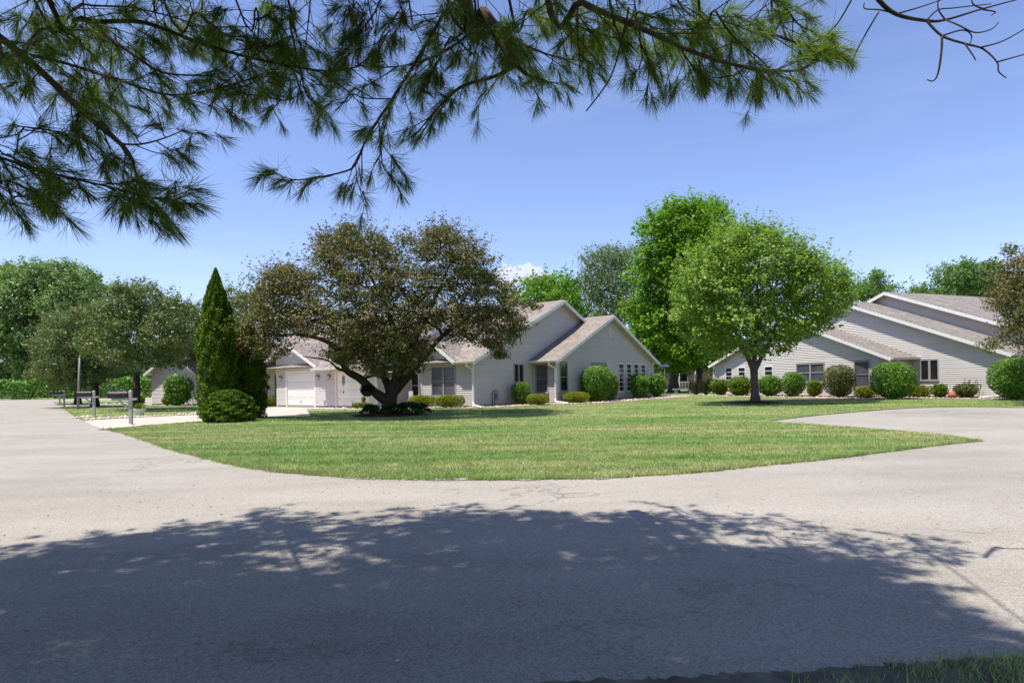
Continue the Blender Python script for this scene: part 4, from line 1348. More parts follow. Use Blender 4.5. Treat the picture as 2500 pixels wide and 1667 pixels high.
# crabapples along the lane
lane = [((332, 1003), [(300, 742, 38), (350, 738, 38), (405, 765, 38), (262, 785, 38), (325, 795, 50), (395, 815, 48), (440, 830, 36), (235, 840, 34), (290, 860, 42), (365, 865, 38), (430, 875, 26), (250, 760, 24), (320, 715, 14)], 'broad olive crabapple shading the lane lawn behind the nearest mailbox'),
        ((232, 994), [(150, 795, 34), (195, 788, 34), (122, 845, 36), (172, 855, 44), (220, 845, 40), (112, 905, 32), (160, 912, 36), (205, 915, 34), (255, 900, 34)], 'crabapple beside the lamp pole on the lane'),
        ((190, 987), [(140, 825, 34), (195, 830, 36), (235, 865, 30), (180, 895, 34), (115, 880, 26)], 'farther bronze crabapple left of the lamp pole'),
        ((474, 988), [(430, 795, 34), (468, 790, 38), (448, 845, 36), (492, 860, 36), (425, 850, 24), (520, 800, 34)], 'crabapple half hidden behind the tall arborvitae')]
for (bx, by), L, lab in lane:
    g = G(bx, by)
    Z = g.y
    q = lambda x, y: at(x, y, Z)
    g.z = 0
    tree('crabapple_tree', lab, g, [g, q(bx, by - 25), q(bx + 2, by - 55), q(bx + 1, 915)], [(p, r * 1.15) for p, r in px_lobes(L, Z, 3.6)], M['crab_far'], M['bark'], 0.26, 30, 32, 0.22, 0.145, 0.65,
         group='crabapples along the lane', limb_r=0.28, twigs=0.06, shoots=10, sh_len=0.8)
g = at(2590, 1000, 27.0); g.z = 0
q = lambda x, y: at(x, y, 27.0)
tree('crabapple_tree', 'bronze crabapple reaching in from the right picture edge', g, [g, q(2590, 950), q(2580, 900), q(2570, 850)],
     px_lobes([(2452, 690, 36), (2478, 735, 40), (2520, 660, 44), (2438, 742, 26), (2480, 790, 38), (2525, 780, 46), (2452, 828, 24), (2422, 850, 16), (2480, 650, 22), (2545, 720, 56), (2535, 840, 40), (2600, 700, 60), (2620, 790, 60), (2470, 620, 12), (2660, 750, 60)], 27.0, 3.5),
     M['crab'], M['bark'], 0.28, 44, 32, 0.17, 0.10, 0.55, limb_r=0.25, twigs=0.1, shoots=22, sh_len=0.7)

# ------------------------------------------------------------------ arborvitae group
def arborvitae(name, label, c, h, r, m, n, profile, size=0.085):
    root = thing(name, label, 'shrub', (c.x, c.y, 0.03), 0.0, 'arborvitae by the driveway')
    k = n
    t = RNG.random(k) ** 0.85
    rad = profile(t) * r
    a = RNG.random(k) * 6.2832
    lump = 1 + 0.10 * np.sin(a * 5 + t * 17) + 0.08 * np.sin(a * 9 - t * 31) + 0.06 * np.sin(t * 60 + a * 3)
    rr = rad * lump * (1 - 0.22 * RNG.random(k) ** 2)
    P = np.stack([rr * np.cos(a), rr * np.sin(a), t * h], axis=1)
    out = np.stack([np.cos(a), np.sin(a), np.zeros(k)], axis=1)
    v, f = leaves(P, out * 0.5, size, 0.6, 0.1, -0.25, align=out * 0.7 + np.array([0, 0, 0.8]))
    sp = Soup()
    sp.add(v, f)
    ki = n // 6
    t = 0.86 * RNG.random(ki) ** 0.8
    a = RNG.random(ki) * 6.2832
    rr = profile(t) * r * 0.75 * RNG.random(ki) ** 0.4
    v, f = leaves(np.stack([rr * np.cos(a), rr * np.sin(a), t * h], axis=1), unit(ki), size * 2.6, 0.9, 0)
    sp.add(v, f)
    sp.build('foliage', m, root)
    MB().tube([(0, 0, -0.02), (0, 0, h * 0.9)], [0.07, 0.01], 6).build('trunk', M['bark'], root)
    return root


g = G(513, 1029)
arborvitae('arborvitae', 'tall pointed arborvitae at the driveway edge', g + Vector((0, 0.7, 0)), (1033 - 664) * (g.y + 0.7) / F, 44 * g.y / F, M['thuja'], 30000,
           lambda t: np.where(t < 0.08, 0.82 + 2.2 * t, 1.0) * np.clip(1.0 - np.clip((t - 0.40) / 0.60, 0, 1) ** 2.0, 0.0, 1.0) * 0.98 + 0.015)
g = G(582, 1024)
arborvitae('arborvitae', 'shorter dark arborvitae behind the tall pointed one', g + Vector((0.0, 1.0, 0)), (1027 - 800) * (g.y + 1.0) / F, 44 * g.y / F, M['thuja'], 17000,
           lambda t: np.sqrt(np.clip(1 - (np.clip(t - 0.35, 0, 1) / 0.65) ** 2.4, 0, 1)) * np.where(t < 0.12, 0.8 + 1.66 * t, 1.0))
g = G(550, 1032)
arborvitae('arborvitae', 'rounded globe arborvitae at the foot of the tall pointed one', g + Vector((0, 0.35, 0)), 78 * g.y / F, 58 * g.y / F, M['thuja'], 15000,
           lambda t: np.sqrt(np.clip(1 - (np.clip(t - 0.25, 0, 1) / 0.75) ** 2.2, 0, 1)) * np.where(t < 0.12, 0.8 + 1.66 * t, 1.0))

# ------------------------------------------------------------------ shrubs along the house walls
def bush(kind, lab, x, w, y0, y1, m, pt, ex=2.4, size=0.062, dk=0.85, **k):
    """x = centre column, w = width, y0/y1 = top and foot rows in the photograph"""
    h = (y1 - y0) * pt.y / F
    return shrub(kind, lab, pt, px_w(pt, w), px_w(pt, w) * dk, h, m, ex, size, **k)


LFp = lambda x, off=1.0: wall_point(None, LR, LA, x, -off)
RFp = lambda x, off=0.95: wall_point(None, RR, RA, x, -off)
bush('yew_hedge', 'left of two clipped yew mounds under the double window', 1030, 68, 969, 999, M['yew'], LFp(1030, 1.2), 3.4, 0.04, 0.55, group='clipped yews', rough=0.03)
bush('yew_hedge', 'right of two clipped yew mounds under the double window', 1097, 74, 967, 999, M['yew'], LFp(1097, 1.2), 3.4, 0.04, 0.55, group='clipped yews', rough=0.03)
bush('yew_hedge', 'low square clipped yew between the second garage door and the crabapple trunk', 884, 48, 990, 1006, M['yew'], wall_point(None, LR, LA, 884, -3.5), 6.0, 0.045, 0.45, group='clipped yews', rough=0.02)
bush('yew_hedge', 'clipped yew under the recessed window left of the garage', 657, 46, 970, 994, M['yew'], wall_point(None, LR, LA, 657, -2.4), 3.5, 0.05, 0.7, group='clipped yews', rough=0.03)
bush('holly_shrub', 'upright dark shrub by the narrow side window', 1272, 46, 937, 991, M['shrub'], side_point(1272, 0.8), 2.8, 0.06, rough=0.07)
bush('yew_hedge', 'low clipped yew beside the upright dark shrub', 1313, 54, 960, 987, M['yew'], side_point(1313, 1.9), 3.4, 0.04, 0.8, group='clipped yews', rough=0.03)
bush('yew_hedge', 'low clipped yew at the corner downspout of the gabled wing', 1406, 64, 961, 989, M['yew'], side_point(1406, 2.75), 3.4, 0.04, 0.8, group='clipped yews', rough=0.03)
bush('viburnum_shrub', 'big ball shaped shrub in front of the gabled wing', 1458, 78, 893, 981, M['shrub'], side_point(1458, 2.85), 2.7, 0.08, rough=0.035)
bush('viburnum_shrub', 'smaller shrub leaning on the right of the big ball shaped one', 1494, 34, 909, 975, M['shrub'], side_point(1492, 2.7), 2.6, 0.085, rough=0.06)
bush('viburnum_shrub', 'loose shrub before the small paned windows of the left house', 1562, 46, 915, 972, M['shrub'], side_point(1562, 2.75), 2.4, 0.10, rough=0.12)
bush('viburnum_shrub', 'loose shrub at the far corner of the left house by the street sign', 1602, 46, 912, 967, M['shrub'], side_point(1602, 2.6), 2.3, 0.10, rough=0.12)
RB = [('spirea_shrub', 'leftmost lime green shrub at the corner of the right house', 1758, 42, 934, 974, 'shrub_lime', 2.3, .10, .12),
      ('viburnum_shrub', 'wide leafy shrub left of the young maple trunk', 1808, 54, 930, 974, 'shrub_lime', 2.8, .10, .09),
      ('viburnum_shrub', 'wide leafy shrub right of the young maple trunk', 1879, 60, 927, 975, 'shrub', 2.8, .10, .10),
      ('viburnum_shrub', 'ball shaped shrub left of the double window', 1937, 54, 915, 977, 'shrub', 2.5, .075, .035),
      ('spirea_shrub', 'small lime shrub under the double window', 1989, 34, 937, 977, 'shrub_lime', 2.7, .075, .06),
      ('barberry_shrub', 'tall brownish half bronze shrub right of the double window', 2050, 70, 900, 978, 'shrub_bronze', 2.6, .075, .06),
      ('yew_hedge', 'square clipped yew between the bronze shrub and the biggest ball shrub', 2116, 50, 951, 981, 'yew', 5.0, .05, .02),
      ('viburnum_shrub', 'biggest ball shaped shrub hiding the side door of the right house', 2181, 98, 893, 981, 'shrub', 2.7, .08, .04)]
for nm, lab, x, w, y0, y1, m, ex, sz, rg in RB:
    bush(nm, lab, x, w, y0, y1, M[m], RFp(x, 1.0 + px_w(RFp(x), w) * 0.25), ex, sz, rough=rg, group='clipped yews' if m == 'yew' else None)
RMp = lambda x, off=0.8: wall_point(None, RR, RA, x, MY - off)
bush('yew_hedge', 'square clipped yew right of the biggest ball shrub', 2247, 42, 947, 977, M['yew'], RMp(2247), 4.0, 0.05, rough=0.03, group='clipped yews')
bush('viburnum_shrub', 'small round shrub under the casement of the right house', 2294, 36, 943, 977, M['shrub_lime'], RMp(2294), 2.5, 0.07, rough=0.05)
bush('rose_shrub', 'sparse flowering shrub beside the terracotta ball pot', 2358, 52, 940, 977, M['shrub_bronze'], RMp(2358), 2.5, 0.075, rough=0.10)
bush('viburnum_shrub', 'large dark ball shrub at the right picture edge', 2488, 106, 880, 982, M['shrub'], RMp(2478, 1.6), 2.6, 0.08, rough=0.035)
tp = lambda x, y, Z: Vector((at(x, y, Z).x, Z, 0))
bush('lilac_shrub', 'dark top heavy shrub before the porch of the small pale house', 436, 64, 916, 988, M['shrub'], tp(436, 985, 47), 2.2, 0.11, rough=0.12)
bush('yew_hedge', 'low yellowish mound beside the porch of the small pale house', 409, 26, 966, 988, M['yew'], tp(409, 985, 48), 2.6, 0.07, rough=0.06, group='clipped yews')
bush('yew_hedge', 'low yellowish mound left of the small pale house', 344, 22, 962, 986, M['yew'], tp(342, 985, 50), 2.6, 0.07, rough=0.06, group='clipped yews')

# long hedge beyond the lane
hd = thing('privet_hedge', 'long clipped privet hedge across the end of the lane', 'hedge', (-80, 97, 0.03))
n = 26000
P = np.stack([RNG.uniform(-62, 46, n), RNG.uniform(-0.9, 0.9, n), RNG.random(n) ** 0.8 * 2.75], axis=1)
face = RNG.random(n)
P[face < 0.5, 1] = -0.9 + RNG.normal(0, 0.10, (face < 0.5).sum())
top = face > 0.75
P[top, 2] = 2.7 + RNG.normal(0, 0.12, top.sum())
P[:, 2] += 0.18 * np.sin(P[:, 0] * 0.9) + 0.12 * np.sin(P[:, 0] * 2.7)
P[:, 2] = np.maximum(P[:, 2], 0.05)
P[:, 1] += -P[:, 0] * 0.03
v, f = leaves(P, np.array([[0, -1.0, 0.3]]) * np.ones((n, 1)), 0.34, 0.7)
s_ = Soup(); s_.add(v, f); s_.build('foliage', M['shrub'], hd)
st = MB()
for k in range(60): st.tube([(-61 + k * 1.8, 0, -0.03), (-61 + k * 1.8, 0.1, 1.6)], [0.05, 0.03], 5)
st.build('stems', M['bark'], hd)

# distant wood all round, too far to tell the trees apart
s_ = Soup()
n = 30000
ang = RNG.uniform(-1.0, 1.0, n)
rad = RNG.uniform(185, 215, n)
ht = (9.5 + 1.6 * np.sin(ang * 23) + 1.2 * np.sin(ang * 51 + 1) + 0.8 * np.sin(ang * 97))
P = np.stack([np.sin(ang) * rad, np.cos(ang) * rad, RNG.random(n) ** 0.7 * ht], axis=1)
v, f = leaves(P, np.stack([-np.sin(ang), -np.cos(ang), 0.3 * np.ones(n)], axis=1), 1.7, 0.8)
s_.add(v, f)
tag(s_.build('far_woodland', M['wood']), kind='stuff')

# ------------------------------------------------------------------ overhanging white pine
PT = Vector((-1.2, -3.2, 0.0))                     # trunk stands behind the viewer
pine = thing('pine_tree', 'white pine whose needled boughs hang over the top of the view', 'tree', PT)
ptrunk = [Vector((-1.2, -3.2, z)) - PT + Vector((0.02 * math.sin(z), 0.03 * z, 0)) for z in (-0.1, 0.6, 2, 4, 6, 8, 10, 12.5)]
MB().tube(ptrunk, [0.42, 0.34, 0.30, 0.27, 0.23, 0.18, 0.13, 0.04], 12).build('trunk', M['bark_pine'], pine, smooth=True)

# needle tufts: a few shapes, axis +Z
def tuft_arrays(seed, n=64, L=0.125, spread=1.15):
    r = np.random.default_rng(seed)
    th = np.abs(r.normal(0.0, spread * 0.62, n)).clip(0.05, 1.75)
    ph = r.random(n) * 6.2832
    d = np.stack([np.sin(th) * np.cos(ph), np.sin(th) * np.sin(ph), np.cos(th)], axis=1)
    ln = L * r.uniform(0.72, 1.15, n)
    base = np.stack([0 * ph, 0 * ph, -0.05 * r.random(n)], axis=1)
    side = np.cross(d, r.normal(size=(n, 3)))
    side /= np.linalg.norm(side, axis=1, keepdims=True)
    w = 0.00085
    mid = base + d * (ln * 0.55)[:, None] + side * 0
    tip = base + d * ln[:, None]
    bend = np.cross(side, d) * (ln * r.uniform(-0.10, 0.10, n))[:, None]
    v = np.stack([base - side * w, base + side * w, mid + side * w + bend * 0.3, tip + bend, mid - side * w + bend * 0.3], axis=1).reshape(-1, 3)
    f = (np.arange(n)[:, None] * 5 + np.array([[0, 1, 2, 3, 4]]))
    return v, f


TUFTS = [tuft_arrays(k, 52 + 6 * (k % 3), 0.122 + 0.012 * (k % 4), 1.15 + 0.15 * (k % 3)) for k in range(6)]
TMESH = []
for v, f in TUFTS:
    me = np_mesh('needle_tuft', v, f)
    me.materials.append(M['needle'])
    TMESH.append(me)


def axis_matrix(p, ax, s):
    ax = Vector(ax).normalized()
    q = ax.to_track_quat('Z', 'Y')
    return Matrix.Translation(p) @ q.to_matrix().to_4x4() @ Matrix.Rotation(random.uniform(0, 6.28), 4, 'Z') @ Matrix.Diagonal((s, s, s, 1))


tufts = []                                           # (visible size, matrix in pine space, branch)


def px_branch(L, r0, r1, tw=0.14, tlen=(0.22, 0.55), needles=1.0, start=0.0, join=None, bark='bark_twig', dead=False, down=0.35):
    """a bough given by photograph points with distances: (x, y, Y)"""
    pts = [at(x, y, Y) for x, y, Y in L]
    if join is not None:                             # run back to the trunk above the frame
        a = Vector((PT.x, PT.y + 0.03 * join, join))
        m1 = a.lerp(pts[0], 0.45) + Vector((0, 0, 0.5))
        full = [a, m1] + pts
    else:
        full = pts
    S = spline3(full, 5)
    n = len(S)
    rad = [r0 * (0.9 if join is not None and i < 10 else 1.0) * (1 - i / (n - 1)) + r1 * i / (n - 1) for i in range(n)]
    mb = MB().tube([p - PT for p in S], rad, 7)
    first = 10 if join is not None else 0
    own = []
    acc = 0.0
    side = 1
    for i in range(first + 1, n):
        seg = S[i] - S[i - 1]
        acc += seg.length
        frac = (i - first) / max(1, n - 1 - first)
        if frac < start or needles <= 0: continue
        while acc > tw:
            acc -= tw
            side = -side
            d = seg.normalized()
            lat = d.cross(Vector((0, 0, 1)))
            if lat.length < 0.2: lat = Vector((1, 0, 0))
            lat.normalize()
            ln = random.uniform(*tlen) * (1.15 - 0.5 * frac)
            dirv = (d * random.uniform(0.5, 1.0) + lat * side * random.uniform(0.35, 1.0) + Vector((random.uniform(-.3, .3), random.uniform(-.5, .5), random.uniform(-down * 1.6, 0.35)))).normalized()
            p0 = S[i - 1].lerp(S[i], random.random())
            p1 = p0 + dirv * ln * 0.5 + Vector((0, 0, -0.02))
            p2 = p0 + dirv * ln + Vector((0, 0, -down * ln * 0.35))
            mb.tube([p0 - PT, p1 - PT, p2 - PT], [0.0045, 0.0035, 0.0028], 4, False)
            e = (p2 - p1).normalized()
            own.append((p2, e))
            k = 1 + (random.random() < 0.75 * needles) + (random.random() < 0.55 * needles) + (random.random() < 0.3 * needles)
            for j in range(k):                       # short spurs along the twig
                b0 = p0.lerp(p2, random.uniform(0.25, 0.95))
                dv = (e + Vector((random.uniform(-1, 1), random.uniform(-1, 1), random.uniform(-1.0, 0.35)))).normalized()
                b1 = b0 + dv * random.uniform(0.05, 0.16)
                mb.tube([b0 - PT, b1 - PT], [0.0032, 0.0024], 3, False)
                own.append((b1, dv))
    if needles > 0: own.append((S[-1], (S[-1] - S[-2]).normalized()))
    ob = mb.build('bough', M[bark], pine, smooth=True)
    for p, e in own:
        if random.random() < 0.28: continue
        ax = (e * 1.0 + Vector((0, 0, -0.55))).normalized()
        tufts.append((random.uniform(0.85, 1.25) / max(p.y, 1.0), p - PT, ax, ob))
    return S


# left side
px_branch([(90, -60, 4.6), (200, 45, 4.7), (350, 55, 4.8), (500, 110, 4.9), (650, 150, 5.0), (800, 174, 5.1), (885, 160, 5.15)], 0.026, 0.005, 0.10, needles=1.0, join=7.0)
px_branch([(200, 45, 4.7), (320, 130, 4.6), (400, 178, 4.6), (520, 185, 4.7)], 0.016, 0.004, 0.10)
px_branch([(-90, 20, 4.0), (0, 92, 4.0), (90, 165, 4.0), (200, 272, 4.0), (295, 352, 4.0), (325, 395, 4.0)], 0.034, 0.012, 0.09, join=5.6, bark='bark_pine')
px_branch([(298, 352, 4.0), (345, 352, 3.95), (400, 338, 3.9), (448, 318, 3.9)], 0.007, 0.003, 0.09, (0.12, 0.25))
px_branch([(325, 395, 4.0), (335, 440, 3.95), (350, 470, 3.9)], 0.008, 0.003, 0.09, (0.12, 0.3))
px_branch([(-90, 355, 3.5), (0, 385, 3.6), (120, 422, 3.6), (260, 455, 3.6), (390, 484, 3.6), (470, 462, 3.6)], 0.014, 0.003, 0.075, (0.14, 0.36), join=4.4)
px_branch([(260, 455, 3.6), (320, 490, 3.55), (335, 540, 3.5)], 0.005, 0.003, 0.10, (0.08, 0.2))
px_branch([(-60, 410, 3.3), (20, 440, 3.3), (90, 470, 3.3)], 0.008, 0.003, 0.07, (0.12, 0.28), join=4.2)
px_branch([(-60, 300, 3.9), (60, 310, 3.9), (180, 330, 3.9), (240, 360, 3.9)], 0.008, 0.003, 0.08, (0.15, 0.35), join=4.8)
px_branch([(75, 135, 4.2), (170, 158, 4.2), (300, 200, 4.3), (420, 232, 4.4), (550, 212, 4.5), (650, 178, 4.6)], 0.011, 0.004, 0.10)
px_branch([(-60, 75, 4.6), (100, 72, 4.6), (220, 75, 4.6)], 0.013, 0.006, 0.10, join=6.0)
px_branch([(60, -40, 5.4), (200, 10, 5.4), (330, 20, 5.4), (480, 60, 5.5), (620, 110, 5.5)], 0.014, 0.004, 0.10, join=7.4)
px_branch([(380, -40, 5.0), (480, 30, 5.0), (560, 90, 5.0), (640, 110, 5.0)], 0.012, 0.004, 0.10, join=7.2)
px_branch([(690, -50, 5.0), (705, 40, 5.0), (722, 125, 4.9), (745, 222, 4.85), (765, 250, 4.85)], 0.014, 0.004, 0.11, (0.15, 0.4), join=7.2)
px_branch([(560, -40, 4.7), (625, 20, 4.7), (630, 90, 4.7), (625, 125, 4.7)], 0.010, 0.004, 0.11, join=6.8)
px_branch([(745, 222, 4.85), (700, 245, 4.8), (640, 235, 4.8)], 0.005, 0.003, 0.11, (0.12, 0.3))
px_branch([(720, 120, 4.9), (660, 180, 4.85), (580, 215, 4.85), (500, 225, 4.8)], 0.006, 0.003, 0.12, (0.15, 0.35))
# middle
px_branch([(1125, -60, 4.6), (1085, 30, 4.6), (1022, 140, 4.55), (958, 242, 4.5), (900, 330, 4.5), (868, 400, 4.45), (838, 420, 4.45), (745, 438, 4.4), (685, 440, 4.4)], 0.017, 0.0035, 0.13, (0.16, 0.42), 0.8, 0.12, join=7.4)
px_branch([(925, 300, 4.5), (930, 360, 4.45), (935, 405, 4.4), (955, 432, 4.4)], 0.006, 0.003, 0.13, (0.12, 0.3))
px_branch([(958, 242, 4.5), (890, 240, 4.45), (860, 230, 4.4), (835, 255, 4.4)], 0.005, 0.003, 0.14, (0.1, 0.25))
px_branch([(868, 400, 4.45), (870, 440, 4.4), (860, 470, 4.4)], 0.004, 0.003, 0.12, (0.1, 0.22))
px_branch([(1125, -40, 5.4), (1180, 35, 5.4), (1222, 95, 5.3), (1262, 160, 5.25)], 0.085, 0.045, 0.30, (0.2, 0.5), 0.7, 0.3, join=8.6, bark='bark_pine')
px_branch([(1262, 160, 5.25), (1290, 185, 5.2), (1330, 195, 5.1)], 0.022, 0.004, 0.08, (0.12, 0.35))
px_branch([(1262, 160, 5.25), (1200, 190, 5.1), (1120, 215, 5.0), (1055, 282, 4.9), (1010, 335, 4.85)], 0.016, 0.004, 0.10, (0.15, 0.4))
px_branch([(1160, 10, 5.3), (1100, 90, 5.1), (1060, 170, 5.0), (1020, 235, 4.9)], 0.014, 0.004, 0.10, (0.15, 0.42), join=7.8)
px_branch([(1150, 80, 5.2), (1080, 130, 5.0), (990, 160, 4.9), (930, 165, 4.8)], 0.010, 0.004, 0.10, (0.15, 0.4))
px_branch([(990, -50, 5.2), (970, 30, 5.2), (930, 90, 5.1), (925, 130, 5.1)], 0.010, 0.004, 0.10, (0.15, 0.35), join=7.6)
px_branch([(890, -40, 4.9), (870, 5, 4.9), (845, 40, 4.9)], 0.008, 0.004, 0.10, (0.12, 0.3), join=7.0)
px_branch([(1235, -40, 5.6), (1290, 25, 5.5), (1340, 50, 5.4), (1420, 75, 5.3), (1500, 60, 5.3)], 0.018, 0.005, 0.10, (0.18, 0.5), join=8.0)
px_branch([(1200, 60, 5.5), (1280, 110, 5.3), (1360, 140, 5.2), (1430, 150, 5.1)], 0.012, 0.004, 0.09, (0.15, 0.45))
# right
px_branch([(1320, -70, 4.11), (1420, 5, 4.11), (1500, 42, 4.11), (1600, 85, 4.11), (1700, 130, 4.11), (1800, 160, 4.11), (1900, 174, 4.11), (1960, 168, 4.11), (2010, 140, 4.11)], 0.028, 0.005, 0.085, (0.18, 0.48), 1.0, join=6.6, bark='bark_pine')
px_branch([(1700, -50, 4.19), (1745, 25, 4.11), (1792, 92, 4.11), (1850, 140, 4.11), (1880, 170, 4.11)], 0.012, 0.004, 0.10, (0.15, 0.42), join=6.4)
px_branch([(1480, -40, 4.50), (1560, 30, 4.42), (1640, 50, 4.42), (1740, 70, 4.35), (1840, 60, 4.35)], 0.014, 0.004, 0.09, (0.18, 0.5), join=6.6)
px_branch([(1880, -50, 4.42), (1920, 20, 4.35), (1950, 60, 4.35), (1990, 80, 4.27)], 0.011, 0.004, 0.09, (0.15, 0.4), join=6.4)
px_branch([(1850, 70, 4.35), (1930, 100, 4.19), (1960, 112, 4.19), (2015, 90, 4.11)], 0.010, 0.004, 0.075, (0.14, 0.36))
px_branch([(1660, 112, 4.11), (1690, 160, 4.03), (1740, 190, 4.03), (1790, 185, 4.03)], 0.005, 0.003, 0.10, (0.1, 0.25))
px_branch([(1560, 70, 4.11), (1570, 140, 4.03), (1600, 190, 4.03)], 0.005, 0.003, 0.11, (0.1, 0.25))
px_branch([(1410, 10, 4.11), (1410, 90, 3.95), (1418, 150, 3.95)], 0.006, 0.003, 0.11, (0.1, 0.25))
# farther boughs of the same crown, seen between the nearer ones
for k in range(13):
    x0 = -60 + k * 140 + random.uniform(-40, 40)
    Y = random.uniform(5.4, 6.2) if x0 < 1300 else random.uniform(4.6, 5.4)
    dx = random.uniform(-120, 200)
    dy = random.uniform(90, 190) * (1.25 if x0 < 700 else 0.8)
    px_branch([(x0, -70, Y), (x0 + dx * 0.4, dy * 0.2, Y), (x0 + dx * 0.8, dy * 0.6, Y - 0.1), (x0 + dx * 1.2, dy, Y - 0.2)], 0.010, 0.003, 0.085, (0.18, 0.5), 1.0)
# bare dead twigs
px_branch([(1535, 20, 4.1), (1520, 90, 4.0), (1490, 190, 4.0), (1431, 272, 4.0)], 0.007, 0.004, needles=0)
px_branch([(1405, 30, 5.1), (1412, 120, 5.0), (1416, 190, 5.0), (1406, 228, 5.0)], 0.006, 0.003, needles=0)
px_branch([(2100, -40, 4.6), (2050, 50, 4.7), (2010, 95, 4.8), (1990, 125, 4.9)], 0.007, 0.003, needles=0)
bare = [[(2040, -200, 3.9), (2110, -60, 4.2), (2145, 0, 4.2), (2190, 36, 4.2), (2262, 51, 4.2), (2308, 49, 4.2), (2400, 22, 4.2), (2520, -10, 4.2)],
        [(2262, 51, 4.2), (2300, 88, 4.15), (2355, 107, 4.1), (2400, 120, 4.1), (2434, 152, 4.05), (2438, 175, 4.05), (2457, 191, 4.05)],
        [(2300, 88, 4.15), (2298, 130, 4.1), (2290, 180, 4.1), (2278, 198, 4.1), (2263, 195, 4.1)],
        [(2355, 107, 4.1), (2375, 135, 4.05), (2382, 148, 4.05)], [(2395, 116, 4.1), (2450, 100, 4.05), (2520, 60, 4.0)], [(2434, 152, 4.05), (2520, 128, 4.0)],
        [(2308, 49, 4.2), (2340, 62, 4.1), (2380, 80, 4.1), (2420, 72, 4.1), (2438, 55, 4.1)], [(2190, 34, 4.2), (2240, 20, 4.2), (2300, 0, 4.2)], [(2190, 36, 4.2), (2150, 25, 4.2), (2112, 22, 4.2), (2110, 8, 4.2)],
        [(2145, 30, 4.2), (2110, 90, 4.1), (2085, 140, 4.1), (2079, 178, 4.1)], [(2308, 49, 4.2), (2290, 20, 4.2), (2295, -20, 4.2)], [(2262, 51, 4.2), (2290, 25, 4.2), (2330, 20, 4.2), (2420, 10, 4.2)],
        [(2400, 22, 4.2), (2375, 10, 4.2), (2372, -20, 4.2)], [(2300, 88, 4.15), (2350, 74, 4.1), (2372, 88, 4.1), (2366, 112, 4.1)], [(2400, 24, 4.2), (2430, 30, 4.2), (2420, 38, 4.2)]]
for i, L in enumerate(bare):
    px_branch(L, 0.020 if i == 0 else 0.0085 if i < 3 else 0.0055, 0.003, needles=0, join=None)

# the canopy above and behind the viewer, which shades the road: every clump lies where its shadow falls inside this outline
shadow = [(-30, -22), (-30, 3.2)] + [tuple(G(x, y)[:2]) for x, y in [(-700, 1480), (-250, 1405), (0, 1376), (120, 1350), (250, 1325), (420, 1318), (560, 1298), (640, 1280), (760, 1295), (860, 1312), (960, 1305), (1090, 1275), (1150, 1262), (1300, 1262), (1450, 1282), (1600, 1282), (1680, 1300),
                                                                    (1720, 1352), (1800, 1372), (1900, 1366), (1980, 1374), (2070, 1392), (2130, 1420), (2170, 1470), (2200, 1520), (2260, 1560), (2380, 1590), (2550, 1625)]] + [(8, -4), (4, -22)]
cot = 1 / math.tan(SUN_EL)
sh_xy = np.array([-SDIR.x / SDIR.z, -SDIR.y / SDIR.z])
cand = np.concatenate([np.stack([RNG.uniform(-9, 7.5, 14000), RNG.uniform(1.5, 7.6, 14000)], axis=1), np.stack([RNG.uniform(-16, 8, 6000), RNG.uniform(-10, 1.5, 6000)], axis=1)])
cand = cand[in_poly(cand, shadow)]
front = cand[cand[:, 1] > 1.5][:1500]
back = cand[cand[:, 1] <= 1.5][:1000]  # unseen clumps added behind to block sky light and deepen the road's shade


def coarse_tuft(seed, n=44, L=0.15):
    """for the high canopy: bundled needles, broadened to thicken the shade"""
    r = np.random.default_rng(seed)
    th = np.abs(r.normal(0.0, 0.75, n)).clip(0.05, 1.8)
    ph = r.random(n) * 6.2832
    dd = np.stack([np.sin(th) * np.cos(ph), np.sin(th) * np.sin(ph), np.cos(th)], axis=1)
    side = np.cross(dd, r.normal(size=(n, 3)))
    side /= np.linalg.norm(side, axis=1, keepdims=True)
    ln = (L * r.uniform(0.75, 1.15, n))[:, None]
    v = np.stack([dd * ln * 0.1 - side * 0.006, dd * ln * 0.1 + side * 0.006, dd * ln], axis=1).reshape(-1, 3)
    return v, np.arange(n * 3).reshape(n, 3)


COARSE = [coarse_tuft(50 + k) for k in range(6)]
clumps = []
for g in np.concatenate([front, back]):
    z = random.uniform(4.6, 8.5)
    p = g - sh_xy * z
    lo = EYE + 0.66 * max(p[1], 0) + 0.35
    if z < lo:
        z = lo + random.uniform(0, 1.2)
        p = g - sh_xy * z
    if z < EYE + 0.66 * max(p[1], 0) + 0.3 or z > 11: continue
    lit = False
    for tx, ty, tY, tr in ((385, 335, 3.9, 0.28), (1330, 110, 5.2, 0.7), (1990, 100, 4.1, 0.8), (120, 60, 4.3, 0.6), (1760, 60, 4.3, 0.6), (250, 160, 4.2, 0.25)):
        t = at(tx, ty, tY)                           # boughs the sun reaches through gaps in the canopy
        if z > t.z and math.hypot(p[0] + sh_xy[0] * (z - t.z) - t.x, p[1] + sh_xy[1] * (z - t.z) - t.y) < tr: lit = True
    if lit: continue
    q = np.array(p) + sh_xy * (z - 3.7)
    if z > 3.9 and q[1] > 3.2 and (3.7 - EYE) / q[1] < 0.58 and random.random() < 0.42: continue    # thinner where the low boughs already shade
    clumps.append((p[0], p[1], z))
bd = np.array(shadow[2:-2])
sl = np.linalg.norm(np.diff(bd, axis=0), axis=1)
